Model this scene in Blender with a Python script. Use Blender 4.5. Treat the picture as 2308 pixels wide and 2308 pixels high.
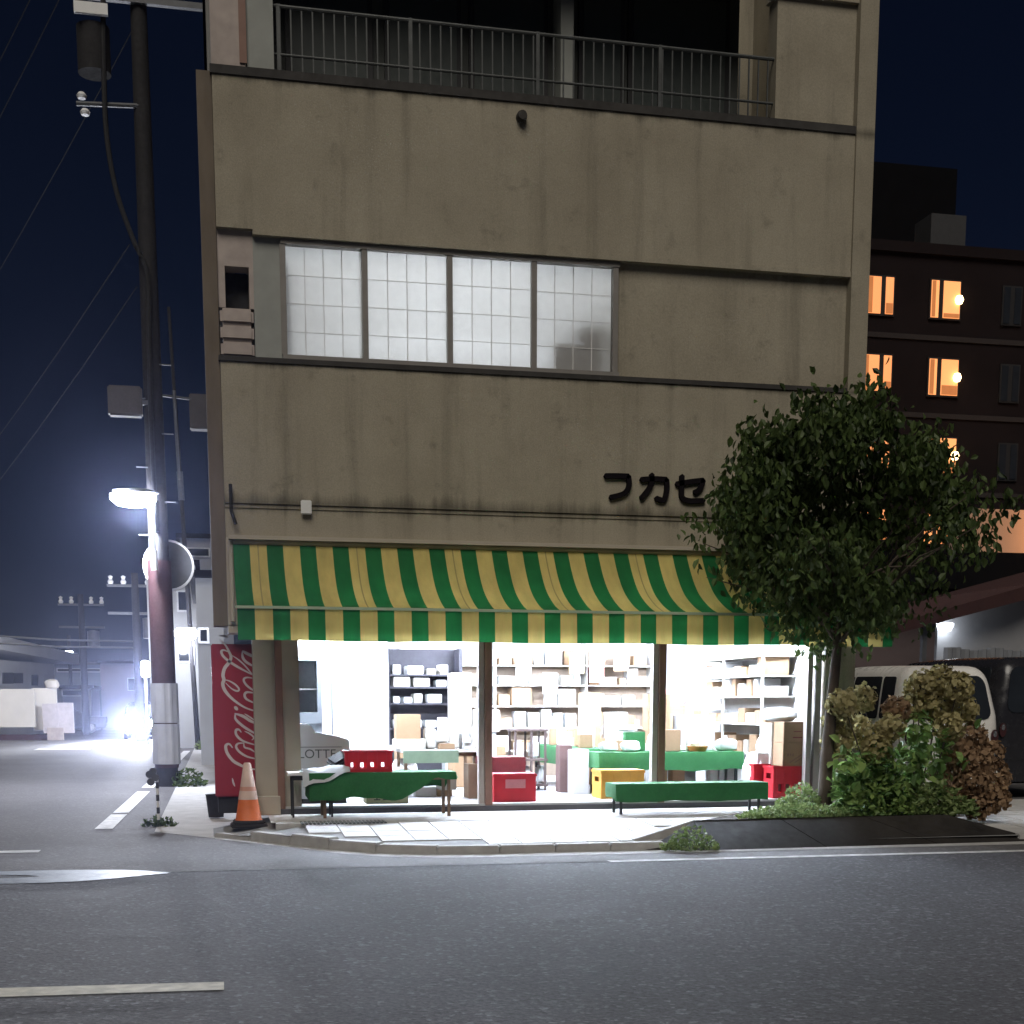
import bpy, bmesh, math, random
from mathutils import Vector, Matrix
random.seed(7)
R = math.radians
for o in list(bpy.data.objects): bpy.data.objects.remove(o)
S = bpy.context.scene
COL = S.collection

# ---------------------------------------------------------------- camera
CAM = Vector((-0.209, -16.72, 1.54)); YAW, PIT = R(12.4), R(8.6)
cd = bpy.data.cameras.new("camera"); cam = bpy.data.objects.new("camera", cd); COL.objects.link(cam)
cd.sensor_width = 36; cd.lens = 3077/2308*36; cd.shift_y = 898/2308; cd.clip_end = 2000; cd.clip_start = 0.1
cam.location = CAM; cam.rotation_euler = (math.pi/2-PIT, 0, -YAW); S.camera = cam
# ---------------------------------------------------------------- night sky
SUN_EL, SUN_AZ = R(48), R(196)          # weak moon/street ambience from behind the camera
w = bpy.data.worlds.new("World"); S.world = w; w.use_nodes = True
nt = w.node_tree; nt.nodes.clear()
sky = nt.nodes.new("ShaderNodeTexSky"); sky.sky_type = 'NISHITA'; sky.sun_disc = False
sky.sun_elevation = SUN_EL; sky.sun_rotation = SUN_AZ; sky.air_density = 1.0; sky.dust_density = 0.3; sky.ozone_density = 4.0
mx = nt.nodes.new("ShaderNodeMixRGB"); mx.blend_type = 'MULTIPLY'; mx.inputs[0].default_value = 1; mx.inputs[2].default_value = (0.62, 0.66, 1.0, 1)
bg = nt.nodes.new("ShaderNodeBackground"); bg.inputs[1].default_value = 0.0028
ow = nt.nodes.new("ShaderNodeOutputWorld")
nt.links.new(sky.outputs[0], mx.inputs[1]); nt.links.new(mx.outputs[0], bg.inputs[0]); nt.links.new(bg.outputs[0], ow.inputs[0])
sd = bpy.data.lights.new("sun", 'SUN'); sd.energy = 1.75; sd.angle = R(35); sd.color = (1.0, 0.93, 0.82)
sun = bpy.data.objects.new("sun", sd); COL.objects.link(sun); sun.rotation_euler = (math.pi/2-SUN_EL, 0, math.pi-SUN_AZ)
S.view_settings.view_transform = 'Standard'; S.view_settings.look = 'None'; S.view_settings.exposure = 0; S.view_settings.gamma = 1
S.view_settings.use_curve_mapping = False
S.cycles.use_denoising = True; S.cycles.sample_clamp_indirect = 6; S.cycles.sample_clamp_direct = 0
S.cycles.max_bounces = 6; S.cycles.diffuse_bounces = 3; S.cycles.caustics_reflective = False; S.cycles.caustics_refractive = False

# ---------------------------------------------------------------- photo pixel -> world
FWD = Vector((math.sin(YAW)*math.cos(PIT), math.cos(YAW)*math.cos(PIT), -math.sin(PIT)))
RGT = Vector((math.cos(YAW), -math.sin(YAW), 0)); UPV = RGT.cross(FWD)
def ray(px, py): return RGT*((px-1154)/3077) - UPV*((py-2052)/3077) + FWD
def onY(px, py, y=0.0):
    r = ray(px, py); return CAM + r*((y-CAM.y)/r.y)
def onZ(px, py, z=0.0):
    r = ray(px, py); return CAM + r*((z-CAM.z)/r.z)
def onX(px, py, x=0.0):
    r = ray(px, py); return CAM + r*((x-CAM.x)/r.x)

# ---------------------------------------------------------------- materials
MATS = {}
def nodes(name):
    m = bpy.data.materials.new(name); m.use_nodes = True; t = m.node_tree; return m, t, t.nodes["Principled BSDF"]
def N(t, k, **kw):
    n = t.nodes.new("ShaderNode"+k)
    for a, b in kw.items(): setattr(n, a, b)
    return n
def noise(t, scale, detail=6, vec=None, rough=.55):
    n = N(t, "TexNoise"); n.inputs["Scale"].default_value = scale; n.inputs["Detail"].default_value = detail; n.inputs["Roughness"].default_value = rough
    if vec: t.links.new(vec, n.inputs["Vector"])
    return n
def ramp(t, fac, stops):
    r = N(t, "ValToRGB"); e = r.color_ramp.elements
    while len(e) < len(stops): e.new(.5)
    for i, (p, c) in enumerate(stops):
        e[i].position = p; e[i].color = (c, c, c, 1) if isinstance(c, (int, float)) else (*c, 1)
    t.links.new(fac, r.inputs[0]); return r
def mixc(t, a, b, fac, mode='MIX'):
    m = N(t, "MixRGB", blend_type=mode)
    for i, v in ((0, fac), (1, a), (2, b)):
        if isinstance(v, (int, float)): m.inputs[i].default_value = v if i == 0 else (v, v, v, 1)
        elif isinstance(v, tuple): m.inputs[i].default_value = (*v, 1)
        else: t.links.new(v, m.inputs[i])
    return m.outputs[0]
def coords(t, scale=(1, 1, 1), kind="Object"):
    c = N(t, "TexCoord"); mp = N(t, "Mapping"); mp.inputs["Scale"].default_value = scale
    t.links.new(c.outputs[kind], mp.inputs[0]); return mp.outputs[0]
def bump(t, b, h, strength=.3, dist=.01):
    n = N(t, "Bump"); n.inputs["Strength"].default_value = strength; n.inputs["Distance"].default_value = dist
    t.links.new(h, n.inputs["Height"]); t.links.new(n.outputs[0], b.inputs["Normal"])
def M(name, col, rough=.65, var=.18, scale=6, bmp=.1, metal=0, spec=.4, emit=None, es=0, alpha=1, stretch=(1, 1, 1), rand=0):
    if name in MATS: return MATS[name]
    m, t, b = nodes(name)
    v = coords(t, stretch); n = noise(t, scale, 6, v)
    rr = ramp(t, n.outputs[0], [(.25, 1-var), (.75, 1+var*.4)])
    c = mixc(t, col, rr.outputs[0], 1.0, 'MULTIPLY')
    if rand:
        oi = N(t, "ObjectInfo"); r2 = ramp(t, oi.outputs["Random"], [(0, 1-rand), (1, 1)])
        c = mixc(t, c, r2.outputs[0], 1.0, 'MULTIPLY')
    t.links.new(c, b.inputs["Base Color"])
    n2 = noise(t, scale*5, 4, v)
    r3 = ramp(t, n2.outputs[0], [(.3, max(0, rough-.1)), (.7, min(1, rough+.1))]); t.links.new(r3.outputs[0], b.inputs["Roughness"])
    b.inputs["Metallic"].default_value = metal; b.inputs["Specular IOR Level"].default_value = spec
    if bmp: bump(t, b, n2.outputs[0], bmp, .006)
    if emit: b.inputs["Emission Color"].default_value = (*emit, 1); b.inputs["Emission Strength"].default_value = es
    MATS[name] = m; return m

def facade_mat():
    m, t, b = nodes("facade_plaster")
    v = coords(t); big = noise(t, .8, 5, v); vs = coords(t, (2.2, 2.2, .16)); st = noise(t, 1.6, 8, vs, .65)
    fine = noise(t, 60, 3, v)
    r1 = ramp(t, big.outputs[0], [(.25, (.268, .238, .182)), (.5, (.325, .292, .226)), (.75, (.37, .335, .262))])
    r2 = ramp(t, st.outputs[0], [(.28, .62), (.47, .95), (.8, 1.04)])
    c = mixc(t, r1.outputs[0], r2.outputs[0], .75, 'MULTIPLY')
    blot = noise(t, 2.3, 7, v, .7); r4 = ramp(t, blot.outputs[0], [(.30, .5), (.42, .96), (.7, 1.05)])
    c = mixc(t, c, r4.outputs[0], .6, 'MULTIPLY')
    r3 = ramp(t, fine.outputs[0], [(.3, .86), (.7, 1.08)]); c = mixc(t, c, r3.outputs[0], 1, 'MULTIPLY')
    # grime runs just below and above the ledges (old mould, fixed to the wall)
    sp = N(t, "SeparateXYZ"); t.links.new(coords(t), sp.inputs[0])
    for z0, wd in ((8.46, .22), (5.42, .16), (3.86, .36)):
        a = N(t, "Math", operation='SUBTRACT'); t.links.new(sp.outputs[2], a.inputs[0]); a.inputs[1].default_value = z0
        ab = N(t, "Math", operation='ABSOLUTE'); t.links.new(a.outputs[0], ab.inputs[0])
        dv = N(t, "Math", operation='DIVIDE'); t.links.new(ab.outputs[0], dv.inputs[0]); dv.inputs[1].default_value = wd
        ad = N(t, "Math", operation='ADD'); t.links.new(dv.outputs[0], ad.inputs[0])
        mm = N(t, "Math", operation='MULTIPLY'); t.links.new(st.outputs[0], mm.inputs[0]); mm.inputs[1].default_value = 1.3; t.links.new(mm.outputs[0], ad.inputs[1])
        rr = ramp(t, ad.outputs[0], [(.6, .3), (1.05, 1)]); c = mixc(t, c, rr.outputs[0], .8, 'MULTIPLY')
    t.links.new(c, b.inputs["Base Color"]); b.inputs["Roughness"].default_value = .9; b.inputs["Specular IOR Level"].default_value = .2
    bump(t, b, fine.outputs[0], .25, .004); return m
def asphalt_mat(name, base, warm=0, chips=1.0):
    m, t, b = nodes(name)
    v = coords(t); big = noise(t, .35, 4, v); mid = noise(t, 2.2, 6, v); fine = noise(t, 34, 5, v, .75)
    vo = N(t, "TexVoronoi"); vo.inputs["Scale"].default_value = 31; t.links.new(v, vo.inputs["Vector"])
    r1 = ramp(t, big.outputs[0], [(.3, .78), (.7, 1.15)]); c = mixc(t, base, r1.outputs[0], 1, 'MULTIPLY')
    r2 = ramp(t, mid.outputs[0], [(.3, .85), (.7, 1.12)]); c = mixc(t, c, r2.outputs[0], 1, 'MULTIPLY')
    r3 = ramp(t, fine.outputs[0], [(.32, .42), (.5, 1), (.68, 1.75)]); c = mixc(t, c, r3.outputs[0], chips, 'MULTIPLY')
    cc = N(t, "SeparateColor"); t.links.new(vo.outputs["Color"], cc.inputs[0])
    r5 = ramp(t, cc.outputs[0], [(.0, .55), (.25, 1), (.84, 1.05), (.97, 2.3)]); c = mixc(t, c, r5.outputs[0], .75*chips, 'MULTIPLY')
    t.links.new(c, b.inputs["Base Color"])
    rr = ramp(t, mid.outputs[0], [(.3, .78), (.7, .88)]); t.links.new(rr.outputs[0], b.inputs["Roughness"])
    h = mixc(t, fine.outputs[0], vo.outputs["Distance"], .5); bump(t, b, h, .7*chips+.1, .006); return m
def stripe_mat(name, x0, pitch, ca, cb):
    m, t, b = nodes(name)
    sp = N(t, "SeparateXYZ"); t.links.new(coords(t), sp.inputs[0])
    a = N(t, "Math", operation='SUBTRACT'); t.links.new(sp.outputs[0], a.inputs[0]); a.inputs[1].default_value = x0
    d = N(t, "Math", operation='DIVIDE'); t.links.new(a.outputs[0], d.inputs[0]); d.inputs[1].default_value = pitch
    fr = N(t, "Math", operation='FRACT'); t.links.new(d.outputs[0], fr.inputs[0])
    r = ramp(t, fr.outputs[0], [(0, ca), (.49, cb)]); r.color_ramp.interpolation = 'CONSTANT'
    n = noise(t, 3.5, 6, coords(t, (1.6, .5, .5))); r2 = ramp(t, n.outputs[0], [(.28, .72), (.7, 1.05)])
    c = mixc(t, r.outputs[0], r2.outputs[0], 1, 'MULTIPLY'); t.links.new(c, b.inputs["Base Color"])
    b.inputs["Roughness"].default_value = .75; b.inputs["Specular IOR Level"].default_value = .25
    out = t.nodes["Material Output"]; tr = N(t, "BsdfTranslucent"); t.links.new(c, tr.inputs[0]); ms = N(t, "MixShader"); ms.inputs[0].default_value = .36
    t.links.new(b.outputs[0], ms.inputs[1]); t.links.new(tr.outputs[0], ms.inputs[2]); t.links.new(ms.outputs[0], out.inputs[0])
    w2 = noise(t, 160, 2, coords(t)); bump(t, b, w2.outputs[0], .15, .002); return m
def translucent(name, col, f=.6, var=.1, scale=20, rough=.6):
    m, t, b = nodes(name); n = noise(t, scale, 4, coords(t)); r = ramp(t, n.outputs[0], [(.3, 1-var), (.7, 1)])
    oi = N(t, "ObjectInfo")
    c = mixc(t, col, r.outputs[0], 1, 'MULTIPLY'); t.links.new(c, b.inputs["Base Color"]); b.inputs["Roughness"].default_value = rough
    b.inputs["Specular IOR Level"].default_value = .3
    tr = N(t, "BsdfTranslucent"); t.links.new(c, tr.inputs[0]); ms = N(t, "MixShader"); ms.inputs[0].default_value = f
    t.links.new(b.outputs[0], ms.inputs[1]); t.links.new(tr.outputs[0], ms.inputs[2]); t.links.new(ms.outputs[0], t.nodes["Material Output"].inputs[0]); return m
def leaf_mat(name, c0, c1, f=.35, rough=.5):
    m, t, b = nodes(name); g = N(t, "NewGeometry"); r = ramp(t, g.outputs["Random Per Island"], [(0, c0), (1, c1)])
    t.links.new(r.outputs[0], b.inputs["Base Color"]); b.inputs["Roughness"].default_value = rough; b.inputs["Specular IOR Level"].default_value = .35
    tr = N(t, "BsdfTranslucent"); t.links.new(r.outputs[0], tr.inputs[0]); ms = N(t, "MixShader"); ms.inputs[0].default_value = f
    t.links.new(b.outputs[0], ms.inputs[1]); t.links.new(tr.outputs[0], ms.inputs[2]); t.links.new(ms.outputs[0], t.nodes["Material Output"].inputs[0]); return m
def glass_mat(name, col=(.02, .024, .03), rough=.06):
    m, t, b = nodes(name); n = noise(t, 3, 3, coords(t)); r = ramp(t, n.outputs[0], [(.3, .8), (.7, 1.1)])
    t.links.new(mixc(t, col, r.outputs[0], 1, 'MULTIPLY'), b.inputs["Base Color"]); b.inputs["Roughness"].default_value = rough; b.inputs["Specular IOR Level"].default_value = .6; return m
def lamp_mat(name, col, s):
    m, t, b = nodes(name); b.inputs["Base Color"].default_value = (.8, .8, .8, 1); b.inputs["Emission Color"].default_value = (*col, 1); b.inputs["Emission Strength"].default_value = s; return m

mFac = facade_mat()
mAsph = asphalt_mat("asphalt_main", (.074, .075, .086)); mAsphOld = asphalt_mat("asphalt_old", (.095, .09, .092), 0, .6)
mPave = M("paving_slab", (.55, .54, .53), .8, .2, 5, .15, rand=.22); mGrout = M("paving_bed", (.2, .2, .2), .9, .2, 8)
mKerb = M("kerb_concrete", (.40, .39, .38), .85, .25, 7, .2); mApron = M("apron_concrete", (.46, .45, .44), .85, .25, 3, .15)
mPaint = M("road_paint", (.62, .60, .52), .7, .45, 9, .2); mPaintW = M("road_paint_white", (.66, .66, .66), .7, .5, 7, .2)
mLedge = M("ledge_dark", (.045, .042, .04), .9, .4, 3); mConcG = M("grey_plaster", (.30, .31, .29), .85, .15, 4)
mPink = M("pale_block", (.42, .36, .33), .85, .25, 5); mBeige = M("beige_board", (.40, .355, .29), .7, .12, 2, .05)
mBrown = M("brown_frame", (.21, .115, .085), .5, .15, 4, .05); mAlu = M("aluminium", (.5, .5, .5), .35, .1, 5, .03, metal=.7)
mWhiteW = M("shop_white_wall", (.78, .78, .77), .8, .06, 2, .05); mFloor = M("shop_floor", (.55, .55, .56), .35, .12, 3, .05)
mDarkM = M("dark_metal", (.03, .03, .032), .5, .2, 6, .05, metal=.3); mRail = M("rail_metal", (.085, .09, .09), .5, .3, 8, .05, metal=.4)
mWin = M("window_frame_alu", (.22, .205, .19), .5, .15, 6, .03, metal=.1); mPaper = translucent("shoji_paper", (.82, .82, .82), .75, .05, 12)
mKumiko = M("kumiko_wood", (.72, .71, .71), .7, .15, 9); mGlassD = glass_mat("dark_glass")
mGreen = M("green_cloth", (.011, .095, .024), .8, .2, 9, .1); mCardB = M("cardboard", (.36, .235, .14), .85, .15, 5, .08, rand=.3)
mCardP = M("pale_carton", (.62, .58, .52), .8, .15, 5, .05, rand=.2); mWhiteP = M("white_plastic", (.78, .78, .78), .45, .06, 5, .03, rand=.12)
mRed = M("red_crate_plastic", (.45, .018, .03), .4, .15, 5, .04); mYel = M("yellow_crate_plastic", (.62, .33, .06), .45, .15, 5, .04)
mCokeR = M("vending_red", (.30, .022, .038), .4, .12, 3, .03); mCokeW = M("vending_letter_white", (.62, .55, .55), .5, .12, 5, .02)
mCone = M("cone_orange", (.62, .14, .035), .55, .2, 6, .05); mConeW = M("cone_white", (.62, .45, .38), .5, .2, 6, .05); mRub = M("black_rubber", (.03, .028, .03), .8, .2, 8)
mWood = M("table_wood", (.17, .11, .07), .6, .25, 5, .08, stretch=(1, 6, 1)); mGrey = M("grey_cloth", (.4, .42, .45), .85, .15, 8)
mBark = M("bark", (.10, .078, .06), .95, .5, 14, .9, stretch=(1, 1, .3)); mSoil = M("soil", (.035, .027, .02), .95, .4, 12, .6)
mStone = M("planter_stone", (.02, .017, .015), .6, .6, 2, .3)
mLeaf = leaf_mat("tree_leaf", (.022, .044, .012), (.11, .16, .048), .45); mLeafB = leaf_mat("bush_leaf", (.05, .12, .028), (.24, .34, .10), .4)
mHyd = leaf_mat("dried_flower", (.27, .24, .10), (.54, .47, .25), .4, .8); mHydD = leaf_mat("dried_flower_dark", (.19, .115, .065), (.36, .24, .14), .35, .8)
mWeed = leaf_mat("weed_leaf", (.10, .16, .05), (.24, .30, .12), .35)
mPoleC = M("pole_concrete", (.017, .016, .017), .85, .25, 3, .15); mPoleR = M("pole_wrap_maroon", (.042, .015, .017), .7, .25, 5, .1); mGuard = M("pole_guard_panel", (.38, .38, .40), .5, .15, 4, .05)
mGalv = M("galvanised", (.10, .103, .11), .5, .2, 8, .05, metal=.3); mCable = M("cable_black", (.012, .012, .013), .7, .1, 4, 0)
mHouse = M("house_wall", (.34, .345, .35), .85, .1, 1.2, .08); mHouse2 = M("house_wall_cream", (.6, .57, .52), .85, .1, 1.5, .08)
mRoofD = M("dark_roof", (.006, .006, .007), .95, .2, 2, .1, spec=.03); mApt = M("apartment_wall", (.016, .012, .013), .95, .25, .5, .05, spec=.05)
mRoofR = M("red_roof", (.04, .014, .014), .8, .25, 3, .1)
mVan = M("van_white_paint", (.76, .74, .71), .3, .04, 2, 0, spec=.5); mVanD = M("van_dark_paint", (.02, .02, .024), .25, .1, 2, 0, spec=.6)
mTyre = M("tyre", (.02, .02, .02), .85, .2, 9); mChrome = M("chrome", (.6, .6, .62), .2, .05, 5, 0, metal=.9)
mTail = M("tail_lens", (.05, .02, .022), .2, .1, 6, 0); mAmber = M("orange_tray", (.55, .2, .06), .5, .15, 6)
TUBE = lamp_mat("fluorescent_tube", (.74, .84, 1.0), 680); STREET = lamp_mat("street_lamp_glass", (.82, .86, 1.0), 240); HEAD = lamp_mat("headlight_lens", (.92, .95, 1.0), 1500)

# ---------------------------------------------------------------- mesh building
class MB:
    def __init__(s): s.v = []; s.f = []
    def add(s, vs, fs):
        b = len(s.v); s.v += [tuple(v) for v in vs]; s.f += [tuple(i+b for i in f) for f in fs]; return s
    def box(s, x0, y0, z0, x1, y1, z1):
        return s.add([(x0,y0,z0),(x1,y0,z0),(x1,y1,z0),(x0,y1,z0),(x0,y0,z1),(x1,y0,z1),(x1,y1,z1),(x0,y1,z1)],
                     [(0,3,2,1),(4,5,6,7),(0,1,5,4),(1,2,6,5),(2,3,7,6),(3,0,4,7)])
    def obox(s, c, size, rz=0, rx=0, ry=0):
        m = Matrix.Translation(c) @ Matrix.Rotation(rz, 4, 'Z') @ Matrix.Rotation(rx, 4, 'X') @ Matrix.Rotation(ry, 4, 'Y')
        a, b, d = (q/2 for q in size); t = MB().box(-a, -b, -d, a, b, d)
        return s.add([m @ Vector(v) for v in t.v], t.f)
    def prism(s, pts, axis, a, b):
        """closed outline extruded along axis ('x','y','z') from a to b"""
        n = len(pts)
        def mk(p, q): return {'x': (q, p[0], p[1]), 'y': (p[0], q, p[1]), 'z': (p[0], p[1], q)}[axis]
        vs = [mk(p, a) for p in pts] + [mk(p, b) for p in pts]
        return s.add(vs, [tuple(range(n))[::-1], tuple(range(n, 2*n))] + [(i, (i+1) % n, n+(i+1) % n, n+i) for i in range(n)])
    def tube(s, path, r, seg=8, cap=True):
        P = [Vector(p) for p in path]; rs = r if isinstance(r, (list, tuple)) else [r]*len(P)
        rings = []
        for i, p in enumerate(P):
            d = (P[min(i+1, len(P)-1)] - P[max(i-1, 0)]).normalized()
            u = d.cross(Vector((0, 0, 1)) if abs(d.z) < .9 else Vector((0, 1, 0))).normalized(); v = d.cross(u)
            rings.append([p + (u*math.cos(2*math.pi*k/seg) + v*math.sin(2*math.pi*k/seg))*rs[i] for k in range(seg)])
        b = len(s.v); s.v += [tuple(q) for rg in rings for q in rg]
        for i in range(len(P)-1):
            for k in range(seg): s.f.append((b+i*seg+k, b+i*seg+(k+1) % seg, b+(i+1)*seg+(k+1) % seg, b+(i+1)*seg+k))
        if cap: s.f.append(tuple(b+k for k in range(seg))[::-1]); s.f.append(tuple(b+(len(P)-1)*seg+k for k in range(seg)))
        return s
    def lathe(s, prof, c=(0, 0, 0), seg=24, axis='z'):
        b = len(s.v); n = len(prof)
        for k in range(seg):
            a = 2*math.pi*k/seg
            for r, h in prof:
                x, y = r*math.cos(a), r*math.sin(a)
                p = {'z': (x, y, h), 'x': (h, x, y), 'y': (x, h, y)}[axis]
                s.v.append((p[0]+c[0], p[1]+c[1], p[2]+c[2]))
        for k in range(seg):
            for i in range(n-1): s.f.append((b+k*n+i, b+((k+1) % seg)*n+i, b+((k+1) % seg)*n+i+1, b+k*n+i+1))
        return s
    def build(s, name, mat, parent=None, loc=(0, 0, 0), smooth=False, bevel=0):
        me = bpy.data.meshes.new(name); me.from_pydata(s.v, [], s.f); me.update()
        bm = bmesh.new(); bm.from_mesh(me); bmesh.ops.recalc_face_normals(bm, faces=bm.faces)
        if bevel: bmesh.ops.bevel(bm, geom=[e for e in bm.edges if e.is_manifold and e.calc_face_angle(0) > .5], offset=bevel, segments=2, affect='EDGES', clamp_overlap=True)
        if smooth: 
            for f in bm.faces: f.smooth = True
        bm.to_mesh(me); bm.free()
        if smooth:
            try: me.set_sharp_from_angle(angle=R(40))
            except Exception: pass
        me.materials.append(mat)
        o = bpy.data.objects.new(name, me); COL.objects.link(o); o.location = loc
        if parent: o.parent = parent
        return o
def tag(o, label=None, cat=None, group=None, kind=None):
    for k, v in (("label", label), ("category", cat), ("group", group), ("kind", kind)):
        if v: o[k] = v
    return o
def thing(name, label, cat, loc=(0, 0, 0), rz=0, group=None):
    o = bpy.data.objects.new(name, None); COL.objects.link(o); o.location = loc; o.rotation_euler = (0, 0, rz); o.empty_display_size = .2
    return tag(o, label, cat, group)
def box(x0, y0, z0, x1, y1, z1): return MB().box(x0, y0, z0, x1, y1, z1)
def copy_tree(o, parent=None):
    c = o.copy(); COL.objects.link(c); c.parent = parent
    for ch in list(o.children): copy_tree(ch, c)
    return c
def text_mesh(name, s, size, mat, parent, mtx, ext=.004):
    cu = bpy.data.curves.new(name, 'FONT'); cu.body = s; cu.size = size; cu.extrude = ext; cu.align_x = 'CENTER'; cu.align_y = 'CENTER'
    ob = bpy.data.objects.new(name+"_c", cu); me = bpy.data.meshes.new_from_object(ob); bpy.data.objects.remove(ob)
    me.transform(mtx); me.materials.clear(); me.materials.append(mat)
    o = bpy.data.objects.new(name, me); COL.objects.link(o); o.parent = parent; return o
def smooth_path(P, n=5):
    P = [Vector(p) for p in P]; out = []
    for i in range(len(P)-1):
        a, b, c, d = P[max(i-1, 0)], P[i], P[i+1], P[min(i+2, len(P)-1)]
        for k in range(n):
            t = k/n; out.append(.5*((2*b)+(c-a)*t+(2*a-5*b+4*c-d)*t*t+(3*b-a-3*c+d)*t**3))
    return out+[P[-1]]
def ribbon(mb, pts, w, y, th=.004, n=5, taper=True):
    """flat painted stroke on a wall facing -y: pts are (x,z)"""
    P = smooth_path([(p[0], p[1], 0) for p in pts], n); L = len(P)
    A, B = [], []
    for i, p in enumerate(P):
        d = (P[min(i+1, L-1)]-P[max(i-1, 0)]).normalized(); q = Vector((-d.y, d.x, 0))
        ww = w/2*(min(1, .35+2.2*min(i, L-1-i)/L) if taper else 1)
        A.append(p+q*ww); B.append(p-q*ww)
    vs = [(a.x, y-th, a.y) for a in A]+[(a.x, y-th, a.y) for a in B]
    mb.add(vs, [(i, i+1, L+i+1, L+i) for i in range(L-1)])

# ================================================================= SETTING
def sw(y, x=9):                 # pavement height: a gentle fall from the shop step to the kerb, dropping to the road at the corner
    t = max(0, min(1, (y+2.9)/2.8)); k = max(0, min(1, (x+.4)/1.4)); return .012+(.068+.14*t)*k*k*(3-2*k)
KERB = [(-.2, -.45), (.2, -1.0), (.62, -1.6), (1.0, -2.15), (1.45, -2.6), (2.05, -2.85), (2.7, -2.9), (3.3, -2.9)] + [(3.3+.6*i, -2.9) for i in range(1, 62)]
g = tag(MB().add([(-500, -300, -.03), (500, -300, -.03), (500, 900, -.03), (-500, 900, -.03)], [(0, 1, 2, 3)]).build("ground", M("earth", (.05, .05, .048), .95, .3, .3)), kind="structure")
tag(MB().add([(-80, -30, 0), (80, -30, 0), (80, -3.75, 0), (-80, -3.75, 0)], [(0, 1, 2, 3)]).build("main_road", mAsph), kind="structure")
tag(MB().add([(-80, -3.75, 0), (80, -3.75, 0), (80, -2.85, 0), (1.8, -2.85, 0), (1.8, .5, 0), (-.4, .5, 0), (-.4, 140, 0), (-9.5, 140, 0), (-9.5, 20, 0), (-80, 18, 0)], [tuple(range(10))]).build("side_street", mAsphOld), kind="structure")
tag(MB().add([(-.9, .4, .003), (.1, -1.0, .003), (1.0, -2.2, .003), (1.6, -2.0, .003), (1.6, 60, .003), (-.6, 60, .003)], [(0, 1, 2, 3, 4, 5)]).build("alley_verge", mApron), kind="structure")
# pavement bed (sloped sheet) bounded by the kerb line
pv = [(x, y, sw(y, x)-.012) for x, y in KERB]; pv += [(x, .0 if x > 1 else .6, sw(0, x)-.012) for x, y in reversed(KERB)]
n = len(KERB)
bed = tag(MB().add(pv, [(i, i+1, 2*n-2-i, 2*n-1-i) for i in range(n-1)]).build("sidewalk", mGrout), kind="structure")
random.seed(3)
def inside_kerb(x, y):
    for (a, b), (c, d) in zip(KERB, KERB[1:]):
        if a <= x <= c: return y > b+(d-b)*(x-a)/(c-a)+.16
    return False
TS = .36
tile_me = None
for j in range(5):
    for i in range(0, 62):
        x = .1+i*TS; y = -2.72+j*TS
        if x > 9.7 and (j % 2 or i % 2) and x > 14: continue
        if not (inside_kerb(x, y) and inside_kerb(x+TS, y) and inside_kerb(x, y+TS)): continue
        if x > 12: continue
        if 4.7 < x < 8.7 and y < -1.75: continue
        z0, z1 = sw(y, x+TS/2), sw(y+TS, x+TS/2); h = random.uniform(-.0015, .0015)
        t = MB().add([(.004, .004, -.03), (TS-.004, .004, -.03), (TS-.004, TS-.004, -.03), (.004, TS-.004, -.03), (.004, .004, 0), (TS-.004, .004, 0), (TS-.004, TS-.004, z1-z0), (.004, TS-.004, z1-z0)],
            [(0,3,2,1),(4,5,6,7),(0,1,5,4),(1,2,6,5),(2,3,7,6),(3,0,4,7)]) if tile_me is None else None
        if t is not None: o = t.build("paving_slab", mPave, bed, bevel=.003); tile_me = o.data
        else: o = bpy.data.objects.new("paving_slab", tile_me); COL.objects.link(o); o.parent = bed
        o.location = (x, y, z0+h)
far = [(12, -2.75, sw(-2.75)), (45, -2.75, sw(-2.75)), (45, -.9, sw(-.9)), (12, -.9, sw(-.9))]
o = MB().add(far, [(0, 1, 2, 3)]).build("paving", mPave, bed)
o = MB().add([(.5, -.92, sw(-.92)+.002), (45, -.92, sw(-.92)+.002), (45, -.8, sw(-.8)+.012), (.5, -.8, sw(-.8)+.012), (.5, -.92, 0), (45, -.92, 0), (45, -.8, 0), (.5, -.8, 0)], [(0, 1, 2, 3), (0, 1, 5, 4), (2, 3, 7, 6), (0, 3, 7, 4)]).build("drain_edging", mKerb, bed)
o = MB().add([(.45, -.795, sw(-.8)), (45, -.795, sw(-.8)), (45, .25, .235), (.45, .25, .235)], [(0, 1, 2, 3)]).build("forecourt", mApron, bed)
# steel channel grating in the pavement by the corner
def grate(x0, y0, nx, wd, dp):
    o = None
    for i in range(nx):
        q = box(0, 0, 0, wd*.55, dp, .012) if o is None else None
        if q: o = q.build("grating_bar", mRail, bed); b = o
        else: b = bpy.data.objects.new("grating_bar", o.data); COL.objects.link(b); b.parent = bed
        b.location = (x0+i*wd, y0, sw(y0+dp/2)+.008)
grate(.78, -1.12, 22, .045, .36)
kb = thing("kerb", None, None); del_keys = [k for k in kb.keys()]
tag(kb, kind="structure")
for (a, b), (c, d) in zip(KERB[:24], KERB[1:25]):
    if 4.3 < (a+c)/2 < 8.9: continue
    dx, dy = c-a, d-b; L = math.hypot(dx, dy); nx, ny = -dy/L, dx/L
    q = MB(); z = .085 if b < -1.2 else .075
    pts = [(a+dx*.006, b+dy*.006), (c-dx*.006, d-dy*.006), (c-dx*.006+nx*.15, d-dy*.006+ny*.15), (a+dx*.006+nx*.15, b+dy*.006+ny*.15)]
    q.prism(pts, 'z', -.02, sw((b+d)/2, (a+c)/2)+.004 if b > -2.85 else z); q.build("kerb_stone", mKerb, kb, bevel=.012)
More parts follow.
